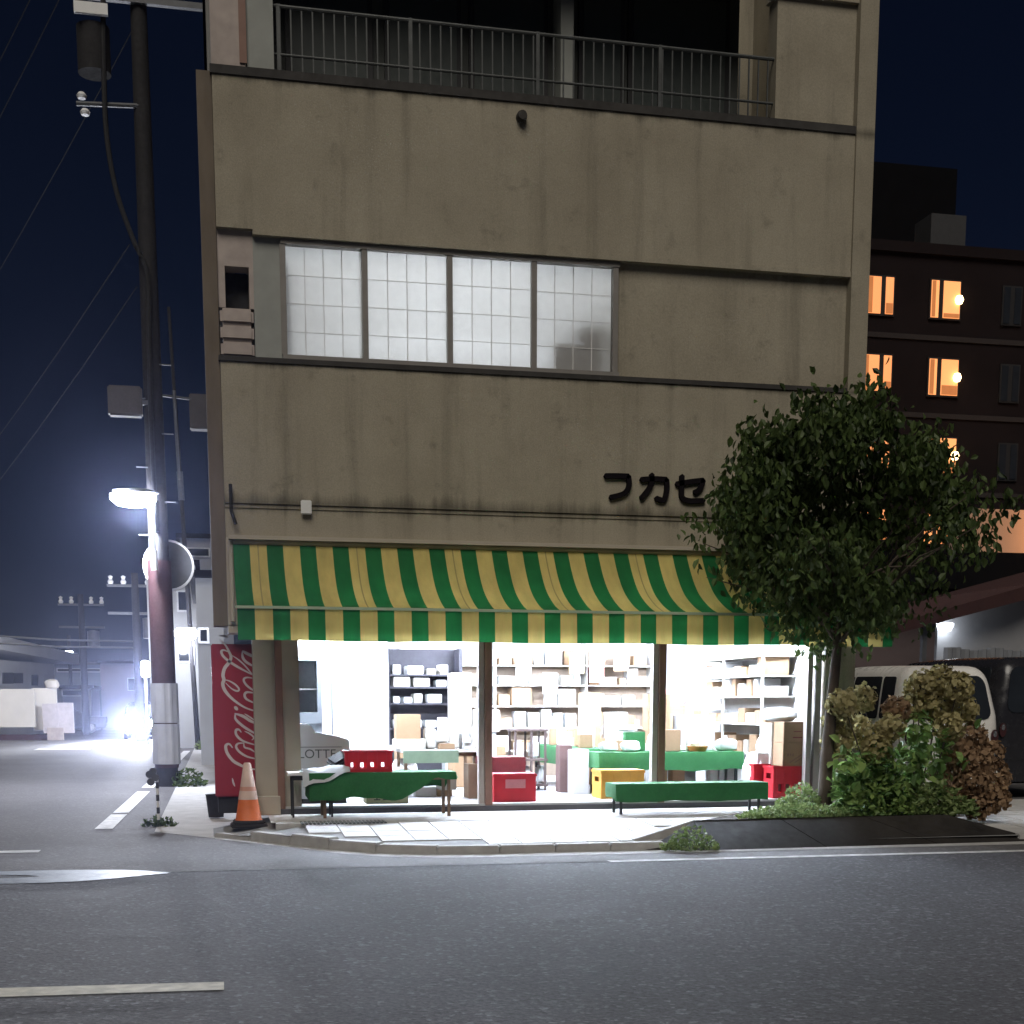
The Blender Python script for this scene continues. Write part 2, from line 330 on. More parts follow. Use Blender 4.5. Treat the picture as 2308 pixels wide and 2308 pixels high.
q = MB().add([(19, -2.9, -.02), (45, -2.9, -.02), (45, -2.9, .085), (19, -2.9, .085), (45, -2.7, .085), (19, -2.7, .085)], [(0, 1, 2, 3), (3, 2, 4, 5)]); q.build("kerb_run", mKerb, kb)
gut = [(x+.02, y-.32 if y < -2 else y-.25, .004) for x, y in KERB]+[(x, y-.0, .004) for x, y in reversed(KERB)]
n = len(KERB)
tag(MB().add(gut, [(i, i+1, 2*n-2-i, 2*n-1-i) for i in range(n-1)]).build("gutter", mKerb), kind="structure")
def marking(pts, mat, name="painted_road_patch", z=.006): return tag(MB().add([(p[0], p[1], z) for p in pts], [tuple(range(len(pts)))]).build(name, mat), kind="structure")
a, b = onZ(505, 2215), onZ(505, 2233); c, d = onZ(-400, 2262), onZ(-400, 2240)
marking([a, d, c, b], mPaint)
marking([(3.6, -3.92), (60, -3.92), (60, -3.78), (3.6, -3.78)], mPaintW)
marking([(-.8, -3.79), (3.6, -3.85), (3.6, -3.79), (-.8, -3.75)], M('worn_seam', (.2, .2, .2), .85, .5, 5))
for ya, yb in ((.9, 3.2), (3.5, 8.4), (9.5, 30)):
    marking([(-1.66+.02*ya, ya), (-1.44+.02*ya, ya), (-1.44+.02*yb, yb), (-1.66+.02*yb, yb)], mPaintW)
p = onZ(45, 1920); marking([(p.x-.22, p.y-.12), (p.x+.2, p.y-.14), (p.x+.2, p.y+.1), (p.x-.22, p.y+.1)], mPaintW)
p = onZ(165, 1688); marking([(p.x-1.2, p.y-1), (p.x+.6, p.y-1), (p.x+.6, p.y+1), (p.x-1.2, p.y+1)], mPaintW)
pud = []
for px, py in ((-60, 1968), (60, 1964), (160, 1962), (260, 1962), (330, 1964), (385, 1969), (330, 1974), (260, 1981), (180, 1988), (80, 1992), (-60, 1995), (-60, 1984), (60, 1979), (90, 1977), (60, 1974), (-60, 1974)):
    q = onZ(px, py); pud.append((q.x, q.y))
mWater, t_, b_ = nodes("puddle_water"); b_.inputs["Base Color"].default_value = (.03, .03, .035, 1); b_.inputs["Roughness"].default_value = .04; b_.inputs["Specular IOR Level"].default_value = .8
n_ = noise(t_, 5, 3, coords(t_)); bump(t_, b_, n_.outputs[0], .04, .004)
tag(MB().add([(x, y, .007) for x, y in pud], [tuple(range(len(pud)))]).build("painted_road_patch", M("painted_wet_sheen", (.24, .27, .32), .5, .35, 3)), kind="structure")  # wet patch: its pale blue reflection is painted into the base colour

# ================================================================= SHOP BUILDING
X0, X1, W = .05, 8.02, 7.0
B = thing("shop_building", "four-storey beige concrete building with a brightly lit open shop at street level", "building")
def part(mb, name, mat, parent=None, **k): return mb.build(name, mat, parent or B, **k)
part(box(X0, .0, 3.46, 7.78, .3, 3.80), "fascia", mFac)
part(box(X0, -.03, 3.85, 7.78, .3, 5.42), "spandrel_wall", mFac)
part(box(X0, -.03, 6.86, 7.78, .3, 8.46), "spandrel_wall", mFac)
part(box(X0, -.012, 3.80, 7.78, .3, 3.85), "shadow_gap", mFac)
part(box(X0-.02, -.05, 5.42, 7.79, .3, 5.475), "ledge", mLedge); part(box(X0-.02, -.05, 8.46, 7.79, .4, 8.55), "ledge", mLedge)
part(box(X0+.4, -.045, 6.80, 7.78, .3, 6.86), "lintel", mFac)
part(box(7.78, -.07, .2, X1, .5, 13), "corner_pilaster", mFac)
part(box(X0-.17, .02, 2.45, X0-.004, .4, 8.50), "side_duct", M("duct_paint", (.15, .12, .09), .8, .4, 3, stretch=(1, 1, .3)))
part(box(X0+.1, .3, 2.9, X1, W, 13), "core_wall", mFac) if False else None
part(box(X0, 3.5, 8.5, X1, W, 13), "upper_wall", mFac); part(box(X1-.2, .5, .2, X1, W, 13), "side_wall", mFac); part(box(X0, .42, 3.45, X0+.2, W, 13), "side_wall", mFac)
part(box(X0+.2, .3, 8.3, X1-.2, 3.5, 8.44), "balcony_floor", mConcG)
# second-floor band: left infill, window, right wall
zl = lambda px, py, y=.0: onY(px, py, y)
part(box(4.80, .06, 5.475, 7.78, .3, 6.80), "recessed_wall", mFac)
part(box(.45, .04, 5.475, .76, .3, 6.86), "grey_panel", mConcG)
part(box(X0, .05, 6.47, .45, .3, 6.86), "infill_wall", mPink)
part(box(X0, .05, 6.02, .13, .3, 6.47), "infill_wall", mPink); part(box(.40, .05, 6.02, .45, .3, 6.47), "infill_wall", mPink)
part(box(.13, .32, 6.02, .40, .36, 6.47), "vent_opening", mCable)
for k in range(3): part(box(X0+.01, .02, 5.48+k*.18, .44, .3, 5.655+k*.18), "block", mPink, bevel=.03)
wz0, wz1, wx0, wx1 = 5.50, 6.74, .76, 4.80
WN = part(box(wx0, .0, wz1, wx1, .14, 6.80), "window", mWin)
part(box(wx0, -.01, 5.475, wx1, .14, wz0+.03), "sill_rail", mWin, WN)
for x in (wx0+.02, 1.72, 2.72, 3.74, wx1-.05): part(box(x-.03, .01, wz0+.03, x+.035, .13, wz1), "stile", mWin, WN)
pw = [(.82, 1.68), (1.765, 2.68), (2.765, 3.70), (3.785, 4.71)]
for i, (a, b) in enumerate(pw):
    y = .075 if i in (1, 2) else .105
    part(box(a-.03, y, wz0+.01, b+.03, y+.003, wz1+.02), "shoji_pane", mPaper, WN)
    for k in range(1, 4):
        x = a+(b-a)*k/4; part(box(x-.005, y-.008, wz0+.035, x+.005, y-.001, wz1-.005), "kumiko", mKumiko, WN)
        z = wz0+(wz1-wz0)*k/4; part(box(a, y-.007, z-.004, b, y-.0015, z+.004), "kumiko", mKumiko, WN)
mRoom = M("room_wall", (.6, .6, .58), .9, .1, 2)
part(MB().box(.52, 3.0, 5.3, 5.4, 3.05, 7.2).box(.47, .3, 5.3, .52, 3.0, 7.2).box(5.4, .15, 5.3, 5.45, 3.0, 7.2).box(.47, .3, 5.25, 5.45, 3.05, 5.3).box(.47, .3, 7.2, 5.45, 3.05, 7.25), "upstairs_room", mRoom)
tag(box(3.95, .16, 5.52, 4.62, .5, 5.86).build("box", M("dark_goods", (.06, .055, .05), .9), bevel=.02), "dark box standing on the sill behind the right-hand paper pane", "box")
tag(box(4.22, .17, 5.862, 4.68, .45, 6.06).build("box", MATS["dark_goods"], bevel=.03), "smaller dark box on top of the box behind the paper pane", "box")
tag(box(.70, .16, 5.50, .90, .6, 6.5).build("wardrobe", MATS["dark_goods"]), "tall dark cabinet edge showing behind the left-hand paper pane", "cabinet")
lm = thing("ceiling_lamp", "glowing pendant lamp in the room behind the upstairs paper window", "lamp", (2.75, 1.25, 5.95))
MB().lathe([(0, .2), (.02, .2), (.02, .06), (.22, .0), (.22, -.06), (.0, -.06)], seg=20).build("lamp_shade", lamp_mat("room_lamp", (.86, .92, 1), 300), lm); MB().tube([(0, 0, .2), (0, 0, 1.1)], .008).build("cord", mCable, lm)
# balcony storey
mFrost = M('frosted_pane', (.045, .055, .052), .4, .2, 2, 0)
part(box(X0, .0, 8.55, .42, .3, 10.6), "pier", mPink); part(box(.36, -.02, 8.60, .44, -.005, 9.35), "pipe_cover", mBrown)
part(box(.44, .02, 8.55, .74, .3, 10.6), "pier", mConcG); part(box(6.75, .04, 8.55, 7.78, .3, 10.6), "pier", mFac)
part(box(6.7, -.02, 9.95, 7.78, .3, 10.05), "lintel", mFac)
part(box(X0, .0, 10.6, 7.78, .3, 13), "spandrel_wall", mFac)
part(box(.74, 1.3, 8.5, 6.75, 1.4, 10.6), "balcony_wall", M("balcony_wall", (.09, .095, .09), .9, .25, 2))
part(box(4.28, .9, 8.5, 4.44, 1.3, 10.6), "pier", mConcG)
for a, b in ((.95, 2.0), (2.15, 3.1), (3.2, 4.2), (4.6, 5.2), (5.25, 6.6)):
    d = part(box(a, 1.24, 8.55, b, 1.3, 10.45), "balcony_door", mDarkM); part(box(a+.06, 1.225, 8.65, b-.06, 1.24, 10.4), "pane", mFrost, d)
rl = part(MB().tube([(.74, .12, 9.28), (6.85, .12, 9.28)], .022), "railing", mRail)
part(MB().tube([(.74, .12, 8.78), (6.85, .12, 8.78)], .016), "rail", mRail, rl)
bar0 = None
for i in range(50):
    x = .82+i*.122
    if bar0 is None: bar0 = part(MB().box(-.008, -.008, 8.62, .008, .008, 9.28), "bar", mRail, rl); bb = bar0
    else: bb = bpy.data.objects.new("bar", bar0.data); COL.objects.link(bb); bb.parent = rl
    bb.location = (x, .12, 0)
for x in (.8, 2.3, 3.8, 5.3, 6.8): part(box(x-.02, .1, 8.5, x+.02, .14, 9.3), "rail_post", mRail, rl)
# vent, little box, pipe
p = zl(1173, 268); part(MB().lathe([(0, -.10), (.05, -.10), (.062, -.06), (.062, .0), (0, .0)], (p.x, -.03, p.z), 20, 'y'), "round_vent", mLedge)
p = zl(690, 1145); part(box(p.x-.065, -.075, p.z-.08, p.x+.06, -.03, p.z+.08), "junction_box", mWhiteP, bevel=.01)
part(MB().tube([(.1, -.04, 3.42), (.1, -.04, 2.5)], .03, 10), "downpipe", mBeige); part(MB().tube([(.12, -.09, 4.05), (.12, -.09, 3.75), (.17, -.09, 3.6)], .02, 8), "cable_head", mDarkM)
# katakana: フ カ セ as raised metal strokes
def zz(x, y):
    q = onY(1240+x/2.415, 1000+y/2.415, -.05); return (q.x, q.z)
sg = part(MB().box(4.2, -.035, 4.0, 4.201, -.03, 4.001), "shop_sign", mLedge)
mLet = M("sign_letter_black", (.010, .008, .010), .95, .3, 8, spec=.05)
def stroke(mb, pts, wd=.062):
    P = smooth_path([(*zz(*p), 0) for p in pts], 4)
    for a in range(len(P)-1):
        pass
    L = len(P); A = []; Bq = []
    for i, p in enumerate(P):
        d = (P[min(i+1, L-1)]-P[max(i-1, 0)]).normalized(); q = Vector((-d.y, d.x, 0)); A.append(p+q*wd/2); Bq.append(p-q*wd/2)
    end = [P[-1]+(P[-1]-P[-2]).normalized()*wd*.35]; st = [P[0]+(P[0]-P[1]).normalized()*wd*.35]
    out = [(v.x, v.y) for v in st+A+end+Bq[::-1]]
    mb.prism(out, 'y', -.075, -.031)
for strokes in ([[(300, 176), (360, 176), (425, 178)], [(425, 178), (428, 232), (400, 272), (328, 293)]],
                [[(495, 196), (565, 192), (632, 196)], [(632, 196), (634, 250), (618, 306), (575, 298)], [(552, 168), (546, 230), (495, 298)]],
                [[(688, 220), (760, 208), (832, 200)], [(832, 200), (815, 245), (785, 266)], [(716, 176), (714, 250), (718, 296), (760, 312), (835, 310)]]):
    mb = MB()
    for s_ in strokes: stroke(mb, s_)
    part(mb, "letter", mLet, sg)
# ground floor shell
mSlide = M('sliding_frame_paint', (.46, .41, .39), .5, .1, 4, .03)
FZ = .31
part(box(.6, -.02, .2, 7.78, W-.4, FZ), "shop_floor", mFloor); part(box(.56, -.05, .22, 7.78, -.02, .285), "step_edge", M("step_edge", (.07, .065, .07), .8))
part(box(.6, W-.5, FZ, 7.78, W-.4, 2.8), "shop_back_wall", mWhiteW); part(box(7.68, .1, FZ, 7.77, W-.5, 2.8), "shop_right_wall", mWhiteW); part(box(.6, .1, FZ, .7, W-.5, 2.8), "shop_left_wall", mWhiteW)
part(box(.6, .1, 2.8, 7.78, W-.4, 2.9), "shop_ceiling", mWhiteW)
part(box(X0, -.0, 2.45, 7.78, .12, 3.46), "shopfront_header", mBeige)
part(box(X0, .0, 2.37, .34, .5, 2.46), "corner_soffit", mBeige)
part(box(.32, .0, .26, .575, .3, 2.45), "shopfront_panel", mBeige); part(box(.66, .02, FZ, .86, .12, 2.45), "shopfront_panel", mBeige)
part(box(.575, -.03, .22, .66, .12, 2.45), "shopfront_post", mBrown)
for x in (3.05, 5.30): part(box(x+.07, -.03, FZ-.02, x+.16, .1, 2.45), "shopfront_post", mBrown); part(box(x-.005, .0, FZ, x+.065, .1, 2.45), "sliding_frame", mSlide)
part(box(7.40, .0, FZ, 7.47, .1, 2.45), "sliding_frame", mSlide); part(box(7.52, .02, FZ, 7.6, .1, 2.45), "sliding_frame", mSlide); part(box(7.64, -.01, FZ, 7.775, .1, 2.45), "shopfront_panel", mBeige)
part(box(.7, 3.3, FZ, 2.35, 3.4, 2.8), "partition_wall", mWhiteW); part(box(1.52, 3.28, FZ, 1.545, 3.3, 2.45), "door_stop", mGalv)
# ceiling fluorescent fixtures
fx0 = None
for i, (x, y) in enumerate([(x, y) for y in (.5, 2.6, 4.6) for x in (1.7, 4.2, 6.6)]):
    t = thing("fluorescent_light", "white fluorescent batten light on the shop ceiling", "ceiling light", (x, y, 2.795), 0, "batten lights on the shop ceiling")
    box(-.63, -.09, -.05, .63, .09, 0).build("housing", mWhiteP, t)
    for s_ in (-.05, .05): MB().tube([(-.6, s_, -.075), (.6, s_, -.075)], .019, 8).build("tube", TUBE, t)

# ---------------------------------------------------------------- awning
A = thing("awning", "green and yellow striped retractable awning sagging over the shop front", "awning", (0, 0, 0))
AX0, AX1 = .13, 7.93; PIT_ = .3835
mStr = stripe_mat("awning_fabric", AX0-.0, PIT_, (.013, .14, .04), (.62, .50, .17))
prof = [(-.05, 3.40), (-.14, 3.27), (-.26, 3.12), (-.40, 2.98), (-.56, 2.86), (-.76, 2.755), (-.98, 2.665), (-1.2, 2.60)]
pr = smooth_path([(y, z, 0) for y, z in prof], 3); nx = 122
vs = []; fs = []
for i in range(nx+1):
    x = AX0+(AX1-AX0)*i/nx
    for k, q in enumerate(pr):
        tt = k/(len(pr)-1); rip = .012*math.sin(x*2*math.pi/1.95)*math.sin(math.pi*tt)
        vs.append((x, q.x, q.y+rip))
m_ = len(pr)
for i in range(nx):
    for k in range(m_-1): fs.append((i*m_+k, (i+1)*m_+k, (i+1)*m_+k+1, i*m_+k+1))
part(MB().add(vs, fs), "canopy", mStr, A, smooth=True)
vs = []; fs = []
for i in range(nx+1):
    x = AX0+(AX1-AX0)*i/nx
    for k in range(5):
        wv = .006*math.sin(x*7.3)+.004*math.sin(x*17)
        vs.append((x, -1.212+wv*k/4-.004*k, 2.575-.345*k/4+.006*math.sin(x*3.1)*k/4))
for i in range(nx):
    for k in range(4): fs.append((i*5+k, (i+1)*5+k, (i+1)*5+k+1, i*5+k+1))
part(MB().add(vs, fs), "valance", mStr, A, smooth=True)
for x in (AX0+PIT_*(k+.74) for k in (0, 3, 6, 9, 12, 15, 18)):
    part(MB().add([(x+dx, q.x-.004, q.y+.012*math.sin(x*2*math.pi/1.95)*math.sin(math.pi*i/(len(pr)-1))+.004) for i, q in enumerate(pr) for dx in (-.008, .008)], [(2*i, 2*i+1, 2*i+3, 2*i+2) for i in range(len(pr)-1)]), "arm_shadow_line", M("arm_shadow_beige", (.30, .25, .09), .8), A)  # darker strips paint in crease and shadow lines of the arms beneath
part(box(AX0-.02, -1.235, 2.572, AX1+.02, -1.19, 2.602), "front_bar", mGreenBar := M("front_bar_paint", (.35, .42, .3), .5, .1), A)
part(MB().tube([(AX0, -.06, 3.42), (AX1, -.06, 3.42)], .045, 10), "roller", mBeige, A)
part(box(AX0-.05, -.14, 3.43, AX1, .0, 3.475), "flashing", mBeige, A)
for x in (AX0+.05, 2.05, 4.0, 5.95, AX1-.05): part(MB().tube([(x, -.02, 2.62), (x, -.6, 2.6), (x, -1.19, 2.585)], .017, 6), "support_arm", mGalv, A)

# ---------------------------------------------------------------- vending machine with script lettering
V = thing("vending_machine", "dark red drinks vending machine side with white script lettering at the shop corner", "vending machine", (0, 0, 0))
vy = .26
part(box(-.16, vy, .42, .62, vy+.7, 2.25), "cabinet", mCokeR, V, bevel=.015); part(box(-.13, vy+.05, .22, .6, vy+.65, .42), "plinth", mDarkM, V)
def z1(x, y):
    q = onY(470+x/9.66, 1410+y/9.66, vy); return (q.x, q.z)
def z2(x, y):
    q = onY(470+x/6.9, 1600+y/6.9, vy); return (q.x, q.z)
def script(strokes, fn):
    for wd, pts in strokes:
        mb = MB(); ribbon(mb, [fn(*p) for p in pts], wd, vy-.002, .002); part(mb, "letter_stroke", mCokeW, V)
script([(.040, [(255, 320), (370, 430), (440, 560), (490, 690), (440, 810), (350, 930), (315, 1080), (335, 1180), (310, 1270), (350, 1400), (470, 1550), (640, 1690), (830, 1800), (1080, 1880)]),
        (.022, [(340, 1180), (450, 1205), (590, 1290), (665, 1385), (620, 1425), (500, 1370), (370, 1245)]),
        (.030, [(420, 570), (340, 535), (280, 560), (315, 660), (450, 780), (620, 890), (820, 1000), (1080, 1130)]),
        (.018, [(510, 650), (640, 735), (780, 860), (900, 1000), (1000, 1110)]),
        (.036, [(735, 550), (860, 620), (1080, 720)]), (.032, [(735, 560), (745, 690), (830, 800), (1060, 930)]),
        (.026, [(960, 1145), (830, 1130), (765, 1180), (820, 1290), (960, 1400), (1080, 1440)]),
        (.030, [(1000, 1470), (840, 1450), (785, 1510), (840, 1610), (1080, 1720)]),
        (.040, [(565, 1760), (600, 1800), (635, 1840)]), (.022, [(235, 215), (340, 228), (440, 235)])], z1)
script([(.036, [(405, 55), (540, 100), (650, 170), (780, 230)]), (.032, [(420, 50), (420, 140), (520, 240), (640, 320), (790, 400)]), (.018, [(560, 60), (640, 110), (720, 165)]),
        (.030, [(510, 350), (470, 305), (425, 320), (440, 400), (550, 490), (790, 560)]), (.020, [(670, 470), (705, 430), (640, 370), (560, 330)]),
        (.028, [(545, 515), (455, 525), (430, 580), (490, 660), (610, 730), (790, 770)]), (.022, [(550, 510), (560, 580), (650, 610), (740, 670)]),
        (.036, [(375, 590), (320, 530), (268, 560), (290, 670), (380, 790), (480, 850), (620, 910), (800, 930)]), (.022, [(370, 1060), (385, 1130), (410, 1190)])], z2)

# ---------------------------------------------------------------- pavement goods outside
def cloth_box(mb, x0, x1, y0, y1, zt, drop, wav=.02, seedv=0, n=26):
    """cloth laid over a table: top sheet + front and end drops, wavy hem"""
    rnd = random.Random(seedv); ph = rnd.random()*6
    ring = []
    for i in range(n+1): ring.append((x0+(x1-x0)*i/n, y0, 0))
    for i in range(1, 7): ring.append((x1, y0+(y1-y0)*i/6, 1))
    for i in range(1, n+1): ring.append((x1-(x1-x0)*i/n, y1, 2))
    for i in range(1, 6): ring.append((x0, y1-(y1-y0)*i/6, 3))
    m = len(ring); vs = [(x, y, zt) for x, y, s in ring]
    for k in range(1, 5):
        for j, (x, y, s) in enumerate(ring):
            d = drop[s] if not callable(drop) else drop(x, y, s); wv = wav*(.7*math.sin(j*.53+ph)+.5*math.sin(j*1.37+2.3*ph)+.3*math.sin(j*2.9+ph))*k/4
            ox, oy = ((0, -1), (1, 0), (0, 1), (-1, 0))[s]
            vs.append((x+ox*(.012+wv*.6+.01*k/4), y+oy*(.012+wv*.6+.01*k/4), zt-d*k/4-.006+.6*wav*(math.sin(j*.31+ph)+.5*math.sin(j*.83+3*ph))*k/4))
    c = len(vs); vs.append(((x0+x1)/2, (y0+y1)/2, zt))
    mb.add(vs, [(k*m+j, k*m+(j+1) % m, (k+1)*m+(j+1) % m, (k+1)*m+j) for k in range(4) for j in range(m)]+[(c, j, (j+1) % m) for j in range(m)])
    return mb
def table(name, label, x0, x1, y0, y1, zt, zb, topm, legm, leg=.035, group=None):
    t = thing(name, label, "table", ((x0+x1)/2, (y0+y1)/2, zb), 0, group); cx, cy = (x0+x1)/2, (y0+y1)/2
    hx, hy = (x1-x0)/2, (y1-y0)/2; box(-hx, -hy, zt-zb-.035, hx, hy, zt-zb).build("table_top", topm, t, bevel=.006)
    for sx in (-1, 1):
        for sy in (-1, 1): box(sx*(hx-.06)-leg/2, sy*(hy-.05)-leg/2, 0, sx*(hx-.06)+leg/2, sy*(hy-.05)+leg/2, zt-zb-.035).build("leg", legm, t)
    box(-hx+.05, -hy+.03, zt-zb-.09, hx-.05, -hy+.05, zt-zb-.035).build("apron", legm, t)
    return t
ty0, ty1 = -.62, -.12
gz = sw(-.4)
p0, p1 = onY(735, 1740, ty0), onY(1024, 1740, ty0)
zt = p1.z
table("folding_table", "long low table under a green cloth on the pavement by the left shop window", p0.x-.08, p1.x, ty0, ty1, zt, gz+.005, mWood, mWood)
q = cloth_box(MB(), p0.x-.2, p1.x+.02, ty0-.02, ty1+.02, zt+.004, lambda x, y, s: (.30-.22*max(0, min(1, (x-p0.x-.9)/.4)) if s == 0 else .06 if s == 1 else .2 if s == 2 else .26), .03, 5, 40)
tag(q.build("tablecloth", mGreen, smooth=True), "rumpled dark green cloth hanging low over the table below the red drinks crate", "tablecloth")
def crate(name, label, x0, x1, y0, y1, z0, z1, mat, panel=None, holes=True, solid_top=False, group=None):
    t = thing(name, label, "crate", ((x0+x1)/2, (y0+y1)/2, z0), 0, group); hx, hy, h = (x1-x0)/2, (y1-y0)/2, z1-z0; th = .014
    box(-hx+th, -hy+th, 0, hx-th, hy-th, .015).build("base", mat, t)
    for s_ in (-1, 1):
        y = s_*(hy-th/2)
        mb = MB()
        if holes:
            n = 4; gap = .028; mb.box(-hx, y-th/2, 0, hx, y+th/2, h*.18); mb.box(-hx, y-th/2, h*.45, hx, y+th/2, h*.97)
            for k in range(n+1):
                xc = -hx+.03+(2*hx-.06)*k/n; mb.box(xc-.022, y-th/2+.001, h*.18, xc+.022, y+th/2-.001, h*.45)
        else: mb.box(-hx, y-th/2, 0, hx, y+th/2, h)
        mb.build("long_side", mat, t)
        x = s_*(hx-th/2); MB().box(x-th/2, -hy+th, 0, x+th/2, hy-th, h*.6).box(x-th/2, -hy+th, h*.78, x+th/2, hy-th, h*.97).box(x-th/2, -hy+th, h*.6, x+th/2, -hy*.45, h*.78).box(x-th/2, hy*.45, h*.6, x+th/2, hy-th, h*.78).build("end_side", mat, t)
    e = .012
    MB().box(-hx-e, -hy-e, h*.93, hx+e, -hy+th, h).box(-hx-e, hy-th, h*.93, hx+e, hy+e, h).box(-hx-e, -hy+th, h*.93, -hx+th, hy-th, h).box(hx-th, -hy+th, h*.93, hx+e, hy-th, h).build("rim", mat, t)
    for k in range(5):
        xx = -hx+2*hx*(k+.5)/5; box(xx-.012, -hy-.007, h*.2, xx+.012, -hy, h*.92).build("rib", mat, t) if not panel else None
    if panel: box(-hx*.45, -hy-.006, h*.5, hx*.5, -hy, h*.82).build("label_panel", panel, t)
    if solid_top: box(-hx, -hy, h-.001, hx, hy, h+.012).build("lid", mat, t)
    return t
a, b = onY(778, 1752, ty0+.05), onY(884, 1690, ty0+.05)
crate("drinks_crate", "red plastic drinks crate standing open on the green cloth table", a.x, b.x, ty0+.05, ty0+.42, zt+.008, b.z-.01, mRed, mCokeW if False else None)
tp = MB(); rnd = random.Random(4); nn = 9
for i in range(nn+1):
    for j in range(nn+1):
        u, v = i/nn, j/nn; x = a.x-.5+.55*u; y = ty0-.06+.5*v
        z = zt+.03+.14*max(0, u-.35)*math.sin(v*3)+.02*math.sin(u*9+v*5)-(.30*max(0, .2-v)*(1.1-u)*3 if v < .2 else 0)
        tp.v.append((x, y, z))
for i in range(nn):
    for j in range(nn): tp.f.append((i*(nn+1)+j, (i+1)*(nn+1)+j, (i+1)*(nn+1)+j+1, i*(nn+1)+j+1))
tag(tp.build("tarpaulin", mGrey, smooth=True), "pale grey crumpled sheet lying beside the red crate on the green table", "sheet")
tag(MB().obox((a.x-.02, ty0+.3, zt+.16), (.3, .3, .08), .3, .2, -.5).build("folded_bag", M("black_bag", (.012, .012, .014), .4, .3), bevel=.03), "black folded bag leaning against the red crate", "bag")
p0, p1 = onY(648, 1748, -.5), onY(740, 1748, -.5)
table("side_table", "small white-topped table at the shop's left post", p0.x, p1.x+.1, -.5, -.1, p0.z+.03, sw(-.3)+.004, mWhiteP, mDarkM, .022)
# low bench under green cloth on the right
by0, by1 = -.75, -.35
p0, p1 = onY(1392, 1768, by0), onY(1725, 1760, by0)
table("bench_table", "low bench covered with a green cloth in front of the right shop window", p0.x, p1.x, by0, by1, p0.z, sw(-.55)+.004, mWood, mDarkM, .03)
q = cloth_box(MB(), p0.x-.03, p1.x+.03, by0-.02, by1+.02, p0.z+.004, (.21, .19, .1, .16), .012, 9, 40)
tag(q.build("tablecloth", mGreen, smooth=True), "smooth green cloth over the low bench in front of the right shop window", "tablecloth")

# ---------------------------------------------------------------- inside the shop
def goods(name, px0, py0, px1, py1, y, dep, mat, label, cat, z0=None, bevel=.006, group=None, rz=0):
    a, b = onY(px0, py1, y), onY(px1, py0, y); zb = a.z if z0 is None else z0; x0, x1, zt_ = a.x, b.x, max(b.z, zb+.04)
    o = MB().obox((0, 0, (zt_-zb)/2), (x1-x0, dep, zt_-zb), rz).build(name, mat, None, ((x0+x1)/2, y+dep/2, zb), bevel=bevel)
    return tag(o, label, cat, group)
a, b = onY(1113, 1808, .22), onY(1208, 1745, .22)
crate("drinks_crate", "upturned red crate with a pale panel standing on the shop floor by the brown post", a.x, b.x, .22, .55, FZ, b.z, mRed, M("faded_panel", (.6, .25, .28), .6), False, True)
goods("storage_box", 1085, 1706, 1185, 1748, .75, .45, M("maroon_box", (.16, .03, .035), .6), "maroon storage box on legs of stacked goods behind the red crate", "box", z0=.31)
a, b = onY(1355, 1795, .5), onY(1452, 1737, .5)
crate("fruit_crate", "orange-yellow plastic crate under the corner of the green table", a.x, b.x, .5, .95, FZ, b.z, mYel, None, True, True)
a, b = onY(1742, 1792, .12), onY(1830, 1727, .12)
crate("drinks_crate", "red bottle crate under the cardboard boxes at the right shop post", a.x, b.x, .12, .45, FZ, b.z, mRed)
c2 = b.z
crate("drinks_crate", "second red bottle crate tucked behind the one at the right post", a.x-.12, b.x-.14, .50, .83, FZ, b.z+.02, mRed)
a, b = onY(1765, 1722, .14), onY(1828, 1674, .14)
BX = goods("cardboard_box", 1764, 1674, 1827, 1722, .14, .34, mCardB, "brown carton with diagonal stripes, lower of two on the red crate", "box", z0=c2+.003)
xc, zc = BX.location.x, BX.location.z
for k in (-1, 0): MB().obox((xc+.05+.08*k, .134, zc+.1), (.25, .004, .016), 0, 0, -.6).build("printed_stripe", mBrown, None) if False else None
for k in range(2):
    o = MB().obox((.06-.07*k, -.172, .1), (.2, .003, .014), 0, 0, -.55).build("printed_stripe", mBrown, BX)
for k in range(3): box(-.13+.035*k, -.173, .13+.006*(k % 2), -.112+.035*k, -.1705, .165).build("printed_mark", mBrown, BX)
zt2 = zc+max(v.co.z for v in BX.data.vertices)
BX2 = goods("cardboard_box", 1766, 1627, 1828, 1672, .14, .34, mCardB, "brown carton with small printing, upper of two on the red crate", "box", z0=zt2+.002)
box(-.06, -.173, .06, .07, -.1705, .075).build("printed_mark", MATS["maroon_box"], BX2); box(-.05, -.173, .14, .06, -.1705, .15).build("printed_mark", MATS["maroon_box"], BX2)
def lump(mb, c, r, seedv, sq=.7):
    rnd = random.Random(seedv); n, m = 14, 9; ph = [rnd.random()*6 for _ in range(4)]
    b = len(mb.v)
    for i in range(m+1):
        th = math.pi*i/m
        for k in range(n):
            a = 2*math.pi*k/n; q = 1+.10*math.sin(3*a+ph[0])+.08*math.sin(5*th+ph[1]+a)+.05*math.sin(7*a+ph[2]); sx = abs(math.sin(th))**.8
            mb.v.append((c[0]+r[0]*q*sx*math.cos(a), c[1]+r[1]*q*sx*math.sin(a), c[2]+r[2]*math.copysign(abs(math.cos(th))**sq, math.cos(th))))
    for i in range(m):
        for k in range(n): mb.f.append((b+i*n+k, b+i*n+(k+1) % n, b+(i+1)*n+(k+1) % n, b+(i+1)*n+k))
    return mb
p = onY(1712, 1700, .7)
tag(lump(MB(), (0, 0, .3), (.2, .2, .3), 3).build("white_sack", mWhiteP, None, (p.x, .75, FZ), smooth=True), "bulging white sack leaning behind the cartons at the right post", "sack")
tag(lump(MB(), (0, 0, .25), (.17, .18, .25), 5).build("white_sack", mWhiteP, None, (p.x+.22, .9, FZ+.35), smooth=True), "upper white sack piled behind the brown cartons", "sack")
